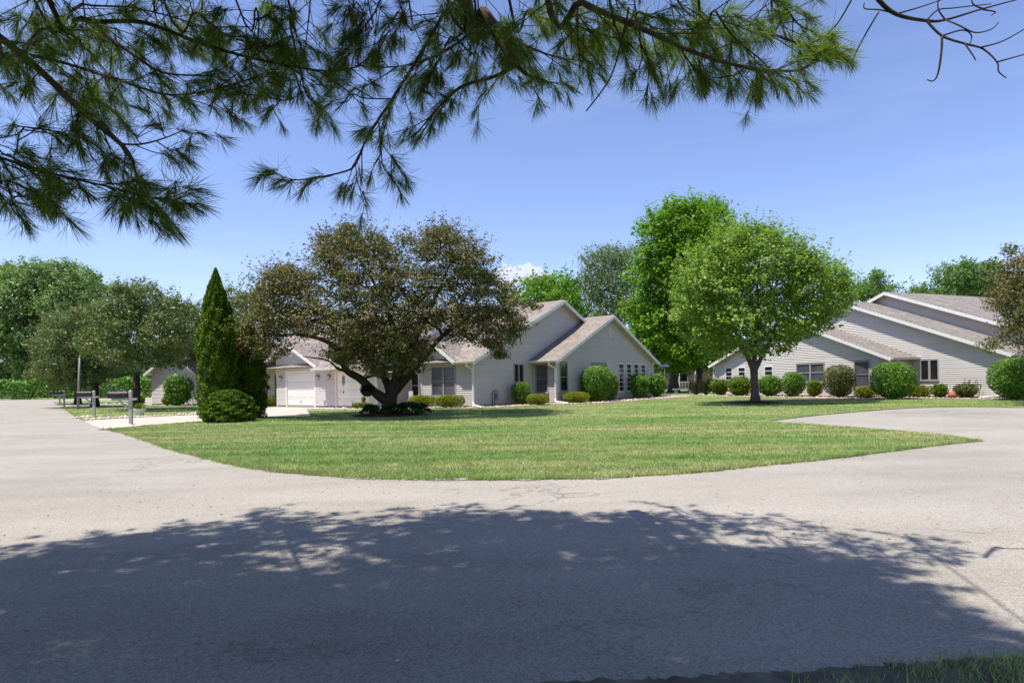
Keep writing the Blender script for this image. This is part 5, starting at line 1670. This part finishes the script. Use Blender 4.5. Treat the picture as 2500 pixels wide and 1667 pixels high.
for k in range(330):                                 # unseen loose sprays added along the outline to roughen the shadow's edge
    i = RNG.choice(len(sl), p=sl / sl.sum())
    g = bd[i] + (bd[i + 1] - bd[i]) * RNG.random() + RNG.normal(0, 0.20, 2)
    z = random.uniform(4.6, 8.0)
    p = g - sh_xy * z
    if z < EYE + 0.66 * max(p[1], 0) + 0.3: continue
    clumps.append((p[0], p[1], -z))
over = Soup()
high = Soup()
tw = MB()
for (x, y, z) in clumps:
    rim = z < 0
    z = abs(z)
    for j in range(3 if rim else 8):
        off = Vector((random.gauss(0, 0.19), random.gauss(0, 0.19), random.gauss(0, 0.12)))
        p = Vector((x, y, z)) + off
        ax = (off.normalized() + Vector((0, 0, -0.4))).normalized()
        v, f = COARSE[random.randrange(6)]
        R = np.array(axis_matrix(p - PT, ax, random.uniform(1.0, 1.4) if rim else random.uniform(1.4, 1.9)))
        high.add(v @ R[:3, :3].T + R[:3, 3], f)
for i in range(0, len(clumps), 9):
    x, y, z = clumps[i]
    z = abs(z)
    h = max(4.5, min(11.5, z + random.uniform(0.3, 1.8)))
    a = Vector((PT.x, PT.y + 0.03 * h, h))
    P = [p - PT for p in bent(a, (x, y, z), 5, 0.04, 0.03)]
    tw.tube(P, [0.032, 0.024, 0.018, 0.012, 0.008, 0.004], 5, False)
tag(tw.build('upper_boughs', M['bark_pine'], pine), kind='stuff')
tag(high.build('upper_needles', M['needle'], pine), kind='stuff')
# the tufts that show largest are parts of their own, the rest one mass of needles
tufts.sort(key=lambda t: -t[0])
for i, (k, p, ax, ob) in enumerate(tufts):
    s = random.uniform(0.9, 1.25)
    Mx = axis_matrix(p, ax, s)
    q = random.randrange(6)
    if i < 298:
        link('needle_tuft', TMESH[q], ob, Mx)
    else:
        v, f = TUFTS[q]
        R = np.array(Mx)
        over.add(v @ R[:3, :3].T + R[:3, 3], f)
tag(over.build('needle_mass', M['needle'], pine), kind='stuff')
# two dead brown sprays
for x, y in ((862, 30), (978, 15)):
    sp = Soup()
    c = at(x, y, 5.0)
    for j in range(5):
        p = c + Vector((random.gauss(0, .03), random.gauss(0, .05), random.gauss(0, .06)))
        v, f = TUFTS[j]
        R = np.array(axis_matrix(p - PT, Vector((random.uniform(-.2, .2), 0, -1)), 0.9))
        sp.add(v @ R[:3, :3].T + R[:3, 3], f)
    sp.build('dead_spray', M['dead_needle'], pine)

# ------------------------------------------------------------------ grass
def blades(name, P, h, w, z0, m=None):
    n = len(P)
    a = RNG.random(n) * 6.2832
    lean = RNG.normal(0, 0.45, (n, 2))
    hh = h * np.exp(RNG.normal(0, 0.25, n))
    ww = w * RNG.uniform(0.7, 1.3, n)
    v = np.empty((n, 3, 3))
    v[:, 0] = np.stack([P[:, 0] - np.cos(a) * ww, P[:, 1] - np.sin(a) * ww, np.full(n, z0)], axis=1)
    v[:, 1] = np.stack([P[:, 0] + np.cos(a) * ww, P[:, 1] + np.sin(a) * ww, np.full(n, z0)], axis=1)
    v[:, 2] = np.stack([P[:, 0] + lean[:, 0] * hh, P[:, 1] + lean[:, 1] * hh, z0 + hh], axis=1)
    me = np_mesh(name, v.reshape(-1, 3), np.arange(n * 3).reshape(n, 3))
    me.materials.append(m or M['blade'])
    return tag(link(name, me), kind='stuff')


house_zone = [LF(-5, -0.4), LF(0.3, -0.4), LF(2.1, 5), LF(2.1, 18.6), LF(-5, 18)]
right_zone = [RF(-0.3, -0.3), RF(14.6, -0.3), RF(14.6, 1.6), RF(19.8, 1.6), RF(19.8, 20), RF(-0.3, 20)]
bedL = [LF(-4.85, -0.02), LF(-4.6, -1.7), LF(-2, -2.0), LF(0.9, -1.5), LF(2.0, 0.3), LF(2.2, 3.6), LF(3.4, 4.6), LF(4.3, 6.2), LF(4.4, 9), LF(4.2, 13), LF(4.6, 18.5), LF(3.6, 20.5), LF(1.8, 20), LF(1.75, 5.42), LF(0.02, 5.40), LF(0.02, -0.02)]
bedR = [RF(-0.8, 0.6), RF(-2.2, -0.4), RF(-1.0, -2.2), RF(3, -2.3), RF(8, -2.4), RF(13, -2.6), RF(15.6, -2.1), RF(16.3, 0.2), RF(19.0, 0.1), RF(22, 0.3), RF(22, 1.9), RF(14.45, 1.9), RF(14.45, -0.02), RF(0, -0.02)]
sheet('gravel_bed', bedL, 0.036, M['bed'], 0.05)
sheet('gravel_bed', bedR, 0.036, M['bed'], 0.05)

pts = []
for (n, ya, yb) in ((210000, 8.0, 13.5), (190000, 13.5, 22.0), (150000, 22.0, 42.0)):
    P = np.stack([RNG.uniform(-1, 1, n), RNG.random(n)], axis=1)
    Y = ya + (yb - ya) * P[:, 1]
    X = P[:, 0] * (Y * 0.84)
    P = np.stack([X, Y], axis=1)
    ok = in_poly(P, lawn_main)
    for z in (house_zone, right_zone, bedL, bedR): ok &= ~in_poly(P, z)
    pts.append(P[ok])
blades('lawn_grass', pts[0], 0.030, 0.0045, 0.028)
blades('lawn_grass', pts[1], 0.030, 0.0065, 0.028)
blades('lawn_grass', pts[2], 0.032, 0.011, 0.028)
n = 40000
P = np.stack([RNG.uniform(-45, -14, n), RNG.uniform(24, 60, n)], axis=1)
blades('lawn_grass', P[in_poly(P, lawn_strip) | in_poly(P, lawn_far)], 0.06, 0.014, 0.028)
# ragged grass along the road edge of the lawn
E = np.array(near_arc)
i = RNG.integers(0, len(E) - 1, 26000)
t = RNG.random((26000, 1))
P = E[i] * (1 - t) + E[i + 1] * t + RNG.normal(0, 0.05, (26000, 2)) + np.array([[0, 0.06]])
blades('edge_grass', P[RNG.random(26000) < 0.75], 0.060, 0.004, 0.0)
# thin tufts on the verge at the viewer's feet
n = 60000
P = np.stack([RNG.uniform(-0.5, 7, n), RNG.uniform(1.9, 3.7, n)], axis=1)
ok = in_poly(P, [(x, y + 0.02) for x, y in verge])
dens = 0.25 * np.sin(P[:, 0] * 3.1 + 0.5) * np.sin(P[:, 1] * 4 + P[:, 0]) + 0.6 * (P[:, 0] - 1.15)
P = P[ok & (RNG.random(n) < dens)]
blades('verge_grass', P, 0.05, 0.0026, 0.004)


# ------------------------------------------------------------------ stones
def stones(name, P, size, m, z0, parent=None):
    n = len(P)
    base = np.array([[1, 0, 0], [-1, 0, 0], [0, 1, 0], [0, -1, 0], [0, 0, 0.75], [0, 0, -0.5]], float)
    f = np.array([[0, 2, 4], [2, 1, 4], [1, 3, 4], [3, 0, 4], [2, 0, 5], [1, 2, 5], [3, 1, 5], [0, 3, 5]])
    a = RNG.random(n) * 6.28
    R = np.zeros((n, 3, 3))
    R[:, 0, 0] = np.cos(a); R[:, 0, 1] = -np.sin(a); R[:, 1, 0] = np.sin(a); R[:, 1, 1] = np.cos(a); R[:, 2, 2] = 1
    s = (size * np.exp(RNG.normal(0, 0.35, n)))[:, None, None] * RNG.uniform(0.7, 1.2, (n, 6, 3))
    v = np.einsum('nij,nkj->nki', R, base[None] * s)
    v += np.concatenate([P, np.full((n, 1), z0)], axis=1)[:, None, :]
    me = np_mesh(name, v.reshape(-1, 3), (np.arange(n)[:, None, None] * 6 + f[None]).reshape(-1, 3))
    me.materials.append(m)
    return tag(link(name, me), kind='stuff')


def fill(poly, n):
    q = np.array(poly)
    P = np.stack([RNG.uniform(q[:, 0].min(), q[:, 0].max(), n), RNG.uniform(q[:, 1].min(), q[:, 1].max(), n)], axis=1)
    return P[in_poly(P, poly)]


stones('gravel', fill(bedL, 26000), 0.045, M['gravel'], 0.045)
stones('gravel', fill(bedR, 26000), 0.045, M['gravel'], 0.045)


def along(pts, n, s):
    E = np.array(pts)
    d = np.linalg.norm(np.diff(E, axis=0), axis=1)
    i = RNG.choice(len(d), n, p=d / d.sum())
    t = RNG.random((n, 1))
    return E[i] * (1 - t) + E[i + 1] * t + RNG.normal(0, s, (n, 2))


stones('edging_stones', along(gp([(205, 1026), (330, 1019), (480, 1012)]) + [LF(-14.8, -6.0)], 420, 0.09), 0.065, M['pale_stone'], 0.03)
stones('edging_stones', along(gp([(258, 1049), (318, 1043), (345, 1041)]), 110, 0.10), 0.06, M['pale_stone'], 0.03)
stones('edging_stones', along([LF(-8.6, -4.3), LF(-4.9, -3.9), LF(-4.4, -2.4)], 240, 0.12), 0.06, M['pale_stone'], 0.035)
stones('edging_stones', along(gp([(195, 1021), (240, 1017)]), 90, 0.12), 0.06, M['pale_stone'], 0.03)
stones('edging_stones', along(gp([(240, 989), (345, 985)]), 120, 0.2), 0.10, M['pale_stone'], 0.03)
q_ = along(gp([(850, 1166.5), (1000, 1171), (1150, 1172), (1340, 1171), (1480, 1168)]), 5200, 0.04)
q_ = q_[(np.sin(q_[:, 0] * 5.3 + 1) + np.sin(q_[:, 0] * 11.7) * 0.7 + RNG.normal(0, 0.35, len(q_))) > 0.75]
stones('edge_gravel', q_, 0.011, M['chips'], 0.008)
stones('loose_chips', np.stack([RNG.uniform(-6, 7, 700), RNG.uniform(2.6, 9, 700)], axis=1), 0.008, M['gravel'], 0.003)
MBr = MB().lathe([(0.02, -0.03), (0.10, -0.02), (0.13, 0.01), (0.10, 0.028), (0.03, 0.034)], 9)
MBr.v = [(x * 1.3 * (1 + 0.12 * math.sin(7 * y + 3 * x)), y * 0.6, z) for x, y, z in MBr.v]
rk = MBr.build('edge_stone', M['stone_grey'])
rk.location = G(1128, 1171); tag(rk, 'flat pale stone lying at the road edge of the lawn', 'stone')
g = G(80, 972)
MBr = MB().lathe([(0.3, -0.05), (0.75, 0.1), (0.65, 0.35), (0.3, 0.5)], 9)
MBr.v = [(x * (1 + 0.2 * math.sin(5 * y)), y, z) for x, y, z in MBr.v]
rk = MBr.build('boulder', M['stone_grey']); rk.location = (g.x, 91.0, 0)
tag(rk, 'low grey boulder at the end of the lane before the hedge', 'boulder')
# mulch rings
for (x, y, r, lab) in ((1845, 986, 1.5, None), (945, 1016, 1.7, None)):
    g = G(x, y)
    mb = MB().lathe([(r, -0.02), (r * 0.9, 0.05), (r * 0.5, 0.11), (0.2, 0.14)], 28)
    o_ = struct('mulch_ring', mb, M['mulch']); o_.location = (g.x, g.y + (0.2 if x > 1000 else 0.3), 0.012)

# ------------------------------------------------------------------ hostas, ornamental grass, pots
def hosta(label, c, r, n=70):
    root = thing('hosta_plant', label, 'plant', (c.x, c.y, 0.05), 0.0, 'hostas round the crabapple trunk')
    a = RNG.random(n) * 6.2832
    t = RNG.random(n)
    P = np.stack([np.cos(a) * r * (0.25 + 0.75 * t), np.sin(a) * r * (0.25 + 0.75 * t), 0.10 + 0.38 * (1 - t ** 1.5) * r / 0.6], axis=1)
    out = np.stack([np.cos(a), np.sin(a), -0.3 * t], axis=1)
    v, f = leaves(P, np.zeros((n, 3)), 0.30, 0.62, 0.9, 0.2, 0.2, 0.10, align=out)
    s = Soup(); s.add(v, f); s.build('leaves', M['hosta'], root)
    mb = MB()
    for k in range(12): mb.tube([(0, 0, -0.02), (0.3 * r * math.cos(k), 0.3 * r * math.sin(k), 0.2)], [0.012, 0.006], 4)
    mb.build('stalks', M['hosta'], root)


g = G(945, 1016)
for i, (dx, dy, r, lab) in enumerate([(-0.62, -0.15, 0.45, 'small hosta at the left foot of the large crabapple'), (0.45, -0.35, 0.5, 'hosta in front of the large crabapple trunk'), (0.95, -0.1, 0.6, 'broad hosta at the right foot of the large crabapple'), (1.25, 0.45, 0.5, 'rearmost hosta behind the broad one by the large crabapple')]):
    hosta(lab, g + Vector((dx, dy, 0)), r)


def grass_clump(label, c, h, r, n=420):
    root = thing('ornamental_grass', label, 'plant', (c.x, c.y, 0.04), 0.0, 'ornamental grasses by the bench')
    a = RNG.random(n) * 6.2832
    sp = np.abs(RNG.normal(0.0, 0.45, n)) * r
    hh = h * RNG.uniform(0.5, 1.05, n)
    b = np.stack([np.cos(a) * r * 0.15, np.sin(a) * r * 0.15, np.zeros(n)], axis=1)
    m1 = b + np.stack([np.cos(a) * sp * 0.35, np.sin(a) * sp * 0.35, hh * 0.65], axis=1)
    tp_ = b + np.stack([np.cos(a) * sp, np.sin(a) * sp, hh], axis=1)
    s = np.stack([-np.sin(a), np.cos(a), 0 * a], axis=1) * 0.008
    v = np.stack([b - s, b + s, m1 + s, tp_, m1 - s], axis=1).reshape(-1, 3)
    sp_ = Soup(); sp_.add(v, np.arange(n)[:, None] * 5 + np.array([[0, 1, 2, 3, 4]])); sp_.build('blades', M['ograss'], root)
    mb = MB()
    for k in range(16):
        aa = k * 2.4; q = r * 0.3 * (k % 4) / 3
        mb.tube([(0.05 * math.cos(aa), 0.05 * math.sin(aa), 0), (q * math.cos(aa), q * math.sin(aa), h * 1.05), (q * 1.15 * math.cos(aa), q * 1.15 * math.sin(aa), h * 1.3)], [0.004, 0.006, 0.016], 5)
    mb.build('plumes', M['ograss'], root)


for x, h, lab in ((1700, 1.25, 'left clump of feathery ornamental grass by the bench'), (1724, 1.35, 'right clump of feathery ornamental grass next to the lime shrub')):
    p = tp(x, 970, 49.5)
    grass_clump(lab, p, h, 0.6)


def pot(name, label, c, prof, m, fol=None, h=0.35, w=0.4, cat='pot', size=0.05):
    root = thing(name, label, cat, (c.x, c.y, 0.03))
    MB().lathe(prof, 18).build('pot', m, root, smooth=False)
    top = prof[-1][1]
    MB().lathe([(prof[-2][0] * 0.85, top - 0.03), (prof[-2][0] * 0.3, top - 0.015)], 12).build('soil', M['soil'], root)
    if fol is not None:
        n = 320
        P = unit(n) * RNG.random((n, 1)) ** 0.5 * np.array([w / 2, w / 2, h / 2]) + np.array([0, 0, top + h * 0.4])
        v, f = leaves(P, unit(n) * 0.5, size, 0.6)
        s = Soup(); s.add(v, f); s.build('plant', fol, root)
    return root


g = G(847, 1007)
pot('flower_pot', 'terracotta flower pot before the second garage door', Vector((g.x, wall_point(None, LR, LA, 847, -4.0).y, 0)),
    [(0.13, 0), (0.19, 0.28), (0.22, 0.29), (0.22, 0.37), (0.20, 0.37)], M['terra'], M['shrub'], 0.35, 0.28, size=0.07)
g = G(340, 1015)
pot('planter', 'white tub planter with flowers beside the driveway', g, [(0.20, 0), (0.27, 0.27), (0.29, 0.28), (0.29, 0.31), (0.27, 0.31)], M['white_pot'], M['shrub_lime'], 0.35, 0.55, 'planter', 0.07)
pot('ball_pot', 'round terracotta ball pot at the foot of the sparse shrub', RMp(2326, 1.3), [(0.08, 0), (0.19, 0.08), (0.23, 0.20), (0.18, 0.33), (0.10, 0.38), (0.09, 0.38)], M['terra'])

# hanging basket below the crabapple's low limb, wind chime from the garage eave
Zc = G(945, 1016).y - 0.4
c = at(896, 952, Zc)
hb = thing('hanging_basket', 'dark hanging flower basket below the low limb of the large crabapple', 'basket', c)
MB().lathe([(0.08, -0.27), (0.20, -0.20), (0.25, -0.06), (0.24, -0.05)], 14).build('basket', M['soil'], hb)
n = 1300
P = unit(n) * RNG.random((n, 1)) ** 0.35 * np.array([0.29, 0.29, 0.24]) + np.array([0, 0, 0.02])
v, f = leaves(P, norm(P), 0.075, 0.6)
s = Soup(); s.add(v, f); s.build('plant', M['petal'], hb)
MB().tube([(0, 0, 0.2), (0, 0, 0.75)], 0.006, 4).build('hanger', M['black'], hb)
wc = wall_point(None, LR, LA, 839, -3.05)
ch = thing('wind_chime', 'dark wind chime hanging before the second garage door', 'chime', (wc.x, wc.y, 1.85))
MB().lathe([(0.07, 0.0), (0.085, 0.015), (0.03, 0.04)], 10).build('top_plate', M['black'], ch)
MB().tube([(0, 0, 0.03), (0, 0, 0.62)], 0.005, 4).build('cord', M['black'], ch)
for k in range(5):
    a = k * 1.2566
    MB().tube([(0.06 * math.cos(a), 0.06 * math.sin(a), -0.02), (0.06 * math.cos(a), 0.06 * math.sin(a), -0.45 - 0.05 * (k % 3))], 0.013, 6).build('tube', M['black'], ch)
MB().tube([(0, 0, 0), (0, 0, -0.85)], 0.004, 4).lathe([(0.005, -0.98), (0.04, -0.93), (0.035, -0.88), (0.005, -0.83)], 8).build('clapper', M['black'], ch)

# ------------------------------------------------------------------ street things
def mailbox(label, g, s=1.0, rz=0.0, flag=True, arm=True):
    """box points to -x (towards the lane), post to the right"""
    root = thing('mailbox', label, 'mailbox', (g.x, g.y, 0.0), rz, 'mailboxes along the lane')
    MB().box(-0.05, -0.05, -0.1, 0.05, 0.05, 1.26).add([(-0.05, -0.05, 1.26), (0.05, -0.05, 1.26), (0.05, 0.05, 1.26), (-0.05, 0.05, 1.26), (0, 0, 1.31)], [(0, 1, 4), (1, 2, 4), (2, 3, 4), (3, 0, 4)]).build('post', M['post'], root)
    MB().box(-0.62, -0.045, 0.945, 0.22, 0.045, 1.02).build('arm', M['post'], root)
    MB().beam((-0.38, 0, 0.93), (-0.03, 0, 0.62), 0.06, 0.06, (0, 1, 0)).build('brace', M['post'], root)
    prof = [(-0.11, 0.0), (0.11, 0.0), (0.11, 0.13)] + [(0.11 * math.cos(a), 0.13 + 0.11 * math.sin(a)) for a in [k * math.pi / 10 for k in range(1, 10)]] + [(-0.11, 0.13)]
    mb = MB()
    n = len(prof)
    pts = [(-0.68, p[0], 1.022 + p[1]) for p in prof] + [(-0.075, p[0], 1.022 + p[1]) for p in prof]
    mb.add(pts, [tuple(range(n)), tuple(range(2 * n - 1, n - 1, -1))] + [(i, n + i, n + (i + 1) % n, (i + 1) % n) for i in range(n)])
    bx = mb.build('box', M['mailbox'], root)
    dr = MB()
    pts = [(-0.715, p[0] * 1.06, 1.020 + p[1] * 1.04) for p in prof] + [(-0.681, p[0] * 1.06, 1.020 + p[1] * 1.04) for p in prof]
    dr.add(pts, [tuple(range(n)), tuple(range(2 * n - 1, n - 1, -1))] + [(i, n + i, n + (i + 1) % n, (i + 1) % n) for i in range(n)])
    dr.build('box_door', M['mailbox'], bx)
    if flag: MB().box(-0.52, -0.125, 1.16, -0.30, -0.113, 1.20).build('flag', M['red'], bx)
    return root


mailbox('nearest black mailbox on a grey post at the driveway corner', G(320, 1042), rz=0.10)
mailbox('second black mailbox on a grey post beside the lamp pole', G(230, 1018.5), rz=0.16, flag=False)
mailbox('third black mailbox far along the lane', G(157, 994), rz=0.3, flag=False)
mailbox('farthest black mailbox just behind the third one', G(146, 988.5), rz=0.3, flag=False)
g = G(190, 1000)
pl = thing('lamp_pole', 'slightly leaning grey lamp pole beside the lane', 'pole', (g.x, g.y, 0))
hgt = (1000 - 872) * g.y / F
MB().tube([(0, 0, -0.1), (0.10, 0, hgt * 0.5), (0.19, 0, hgt)], [0.085, 0.07, 0.055], 10).build('shaft', M['pole'], pl, smooth=True)
MB().lathe([(0.06, 0), (0.065, 0.05), (0.02, 0.12)], 10, (0.19, 0, hgt)).build('cap', M['pole'], pl)

# street name sign
g = tp(1624, 970, 50.0)
sg = thing('street_sign', 'blue street name sign on a grey pole beside the left house', 'sign', (g.x, g.y, 0))
MB().tube([(0, 0, -0.1), (0, 0, 2.38)], 0.035, 8).build('pole', M['pole'], sg)
pn = MB().box(-0.34, -0.05, 2.28, 0.34, -0.035, 2.50).build('name_plate', M['sign_blue'], sg)
text_mesh('lettering', 'LOCKARD', 0.145, M['sign_white'], pn, Matrix.Translation((0, -0.056, 2.385)) @ Matrix.Rotation(math.pi / 2, 4, 'X'), 0.002)
MB().box(-0.45, -0.6, 0.0, 0.35, -0.3, 0.2).build('kerb_block', M['stone_grey'], sg)
# concrete bench under the maples
g = tp(1668, 962, 54)
bn = thing('bench', 'grey stone bench in the shade under the tall maples', 'bench', (g.x, g.y, 0), 0.05)
MB().box(-0.85, -0.22, 0.42, 0.85, 0.22, 0.52).build('seat', M['stone_grey'], bn)
for x in (-0.62, 0.55): MB().hexa([(x - .12, -.18, -.02), (x + .12, -.18, -.02), (x + .12, .18, -.02), (x - .12, .18, -.02), (x - .09, -.18, .419), (x + .09, -.18, .419), (x + .09, .18, .419), (x - .09, .18, .419)]).build('leg', M['stone_grey'], bn)
# small garden things
g = tp(1738, 970, 48.5)
wcn = thing('watering_can', 'bright green watering can beside the ornamental grass', 'can', (g.x, g.y, 0.03))
MB().lathe([(0.13, 0), (0.13, 0.24), (0.09, 0.27)], 12).build('body', M['green_plastic'], wcn)
MB().tube([(-0.10, 0, 0.06), (-0.26, 0, 0.26), (-0.30, 0, 0.30)], [0.03, 0.02, 0.035], 6).build('spout', M['green_plastic'], wcn)
MB().tube([(0.08, 0, 0.25), (0.18, 0, 0.30), (0.20, 0, 0.15), (0.12, 0, 0.08)], 0.012, 5).build('handle', M['green_plastic'], wcn)
p = RMp(2378, 0.7)
tr_ = thing('garden_stand', 'thin dark metal stand beside the sparse shrub', 'stand', (p.x, p.y, 0.03), RR)
for a, b in (((-0.3, 0, 0), (-0.25, 0, 0.72)), ((0.22, 0, 0), (0.34, 0, 0.72))): MB().tube([a, b], 0.014, 5).build('leg', M['black'], tr_)
MB().tube([(-0.40, 0, 0.72), (0.38, 0, 0.72)], 0.014, 5).build('top_bar', M['black'], tr_)
p = wall_point(None, LR, LA, 1003, -1.0)
gf = thing('garden_flag', 'pale patterned garden flag by the entry door', 'flag', (p.x, p.y, 0.03), LR)
MB().tube([(-0.2, 0, 0), (-0.2, 0, 0.92), (0.2, 0, 0.92)], 0.008, 5).build('rod', M['black'], gf)
fm = MB()
fm.hexa([(-0.17, -0.005, 0.38), (0.17, 0.03, 0.36), (0.17, 0.035, 0.36), (-0.17, 0.0, 0.38), (-0.17, -0.005, 0.905), (0.17, -0.005, 0.905), (0.17, 0.0, 0.905), (-0.17, 0.0, 0.905)])
fm.build('cloth', plain('flag_cloth', (0.55, 0.52, 0.56), 0.8, 0.45, 14), gf)
# brown needle litter on the shaded road
for (x, y, w, k) in ((95, 1600, 0.40, 90), (770, 1583, 0.34, 40), (640, 1592, 0.3, 40), (700, 1596, 0.4, 30), (820, 1500, 0.15, 20), (1350, 1470, 0.25, 20), (560, 1600, 0.2, 20)):
    g = G(x, y)
    a = RNG.random(k) * 6.28
    q = np.stack([g.x + RNG.normal(0, w, k), g.y + RNG.normal(0, w * 0.3, k), 0.006 + 0.01 * RNG.random(k)], axis=1)
    d = np.stack([np.cos(a), np.sin(a), 0.05 * RNG.normal(size=k)], axis=1) * 0.05
    s = np.stack([-np.sin(a), np.cos(a), 0 * a], axis=1) * 0.0016
    v = np.stack([q - d - s, q - d + s, q + d], axis=1).reshape(-1, 3)
    me = np_mesh('needle_litter', v, np.arange(k * 3).reshape(k, 3)); me.materials.append(M['dead_needle'])
    tag(link('needle_litter', me), kind='stuff')
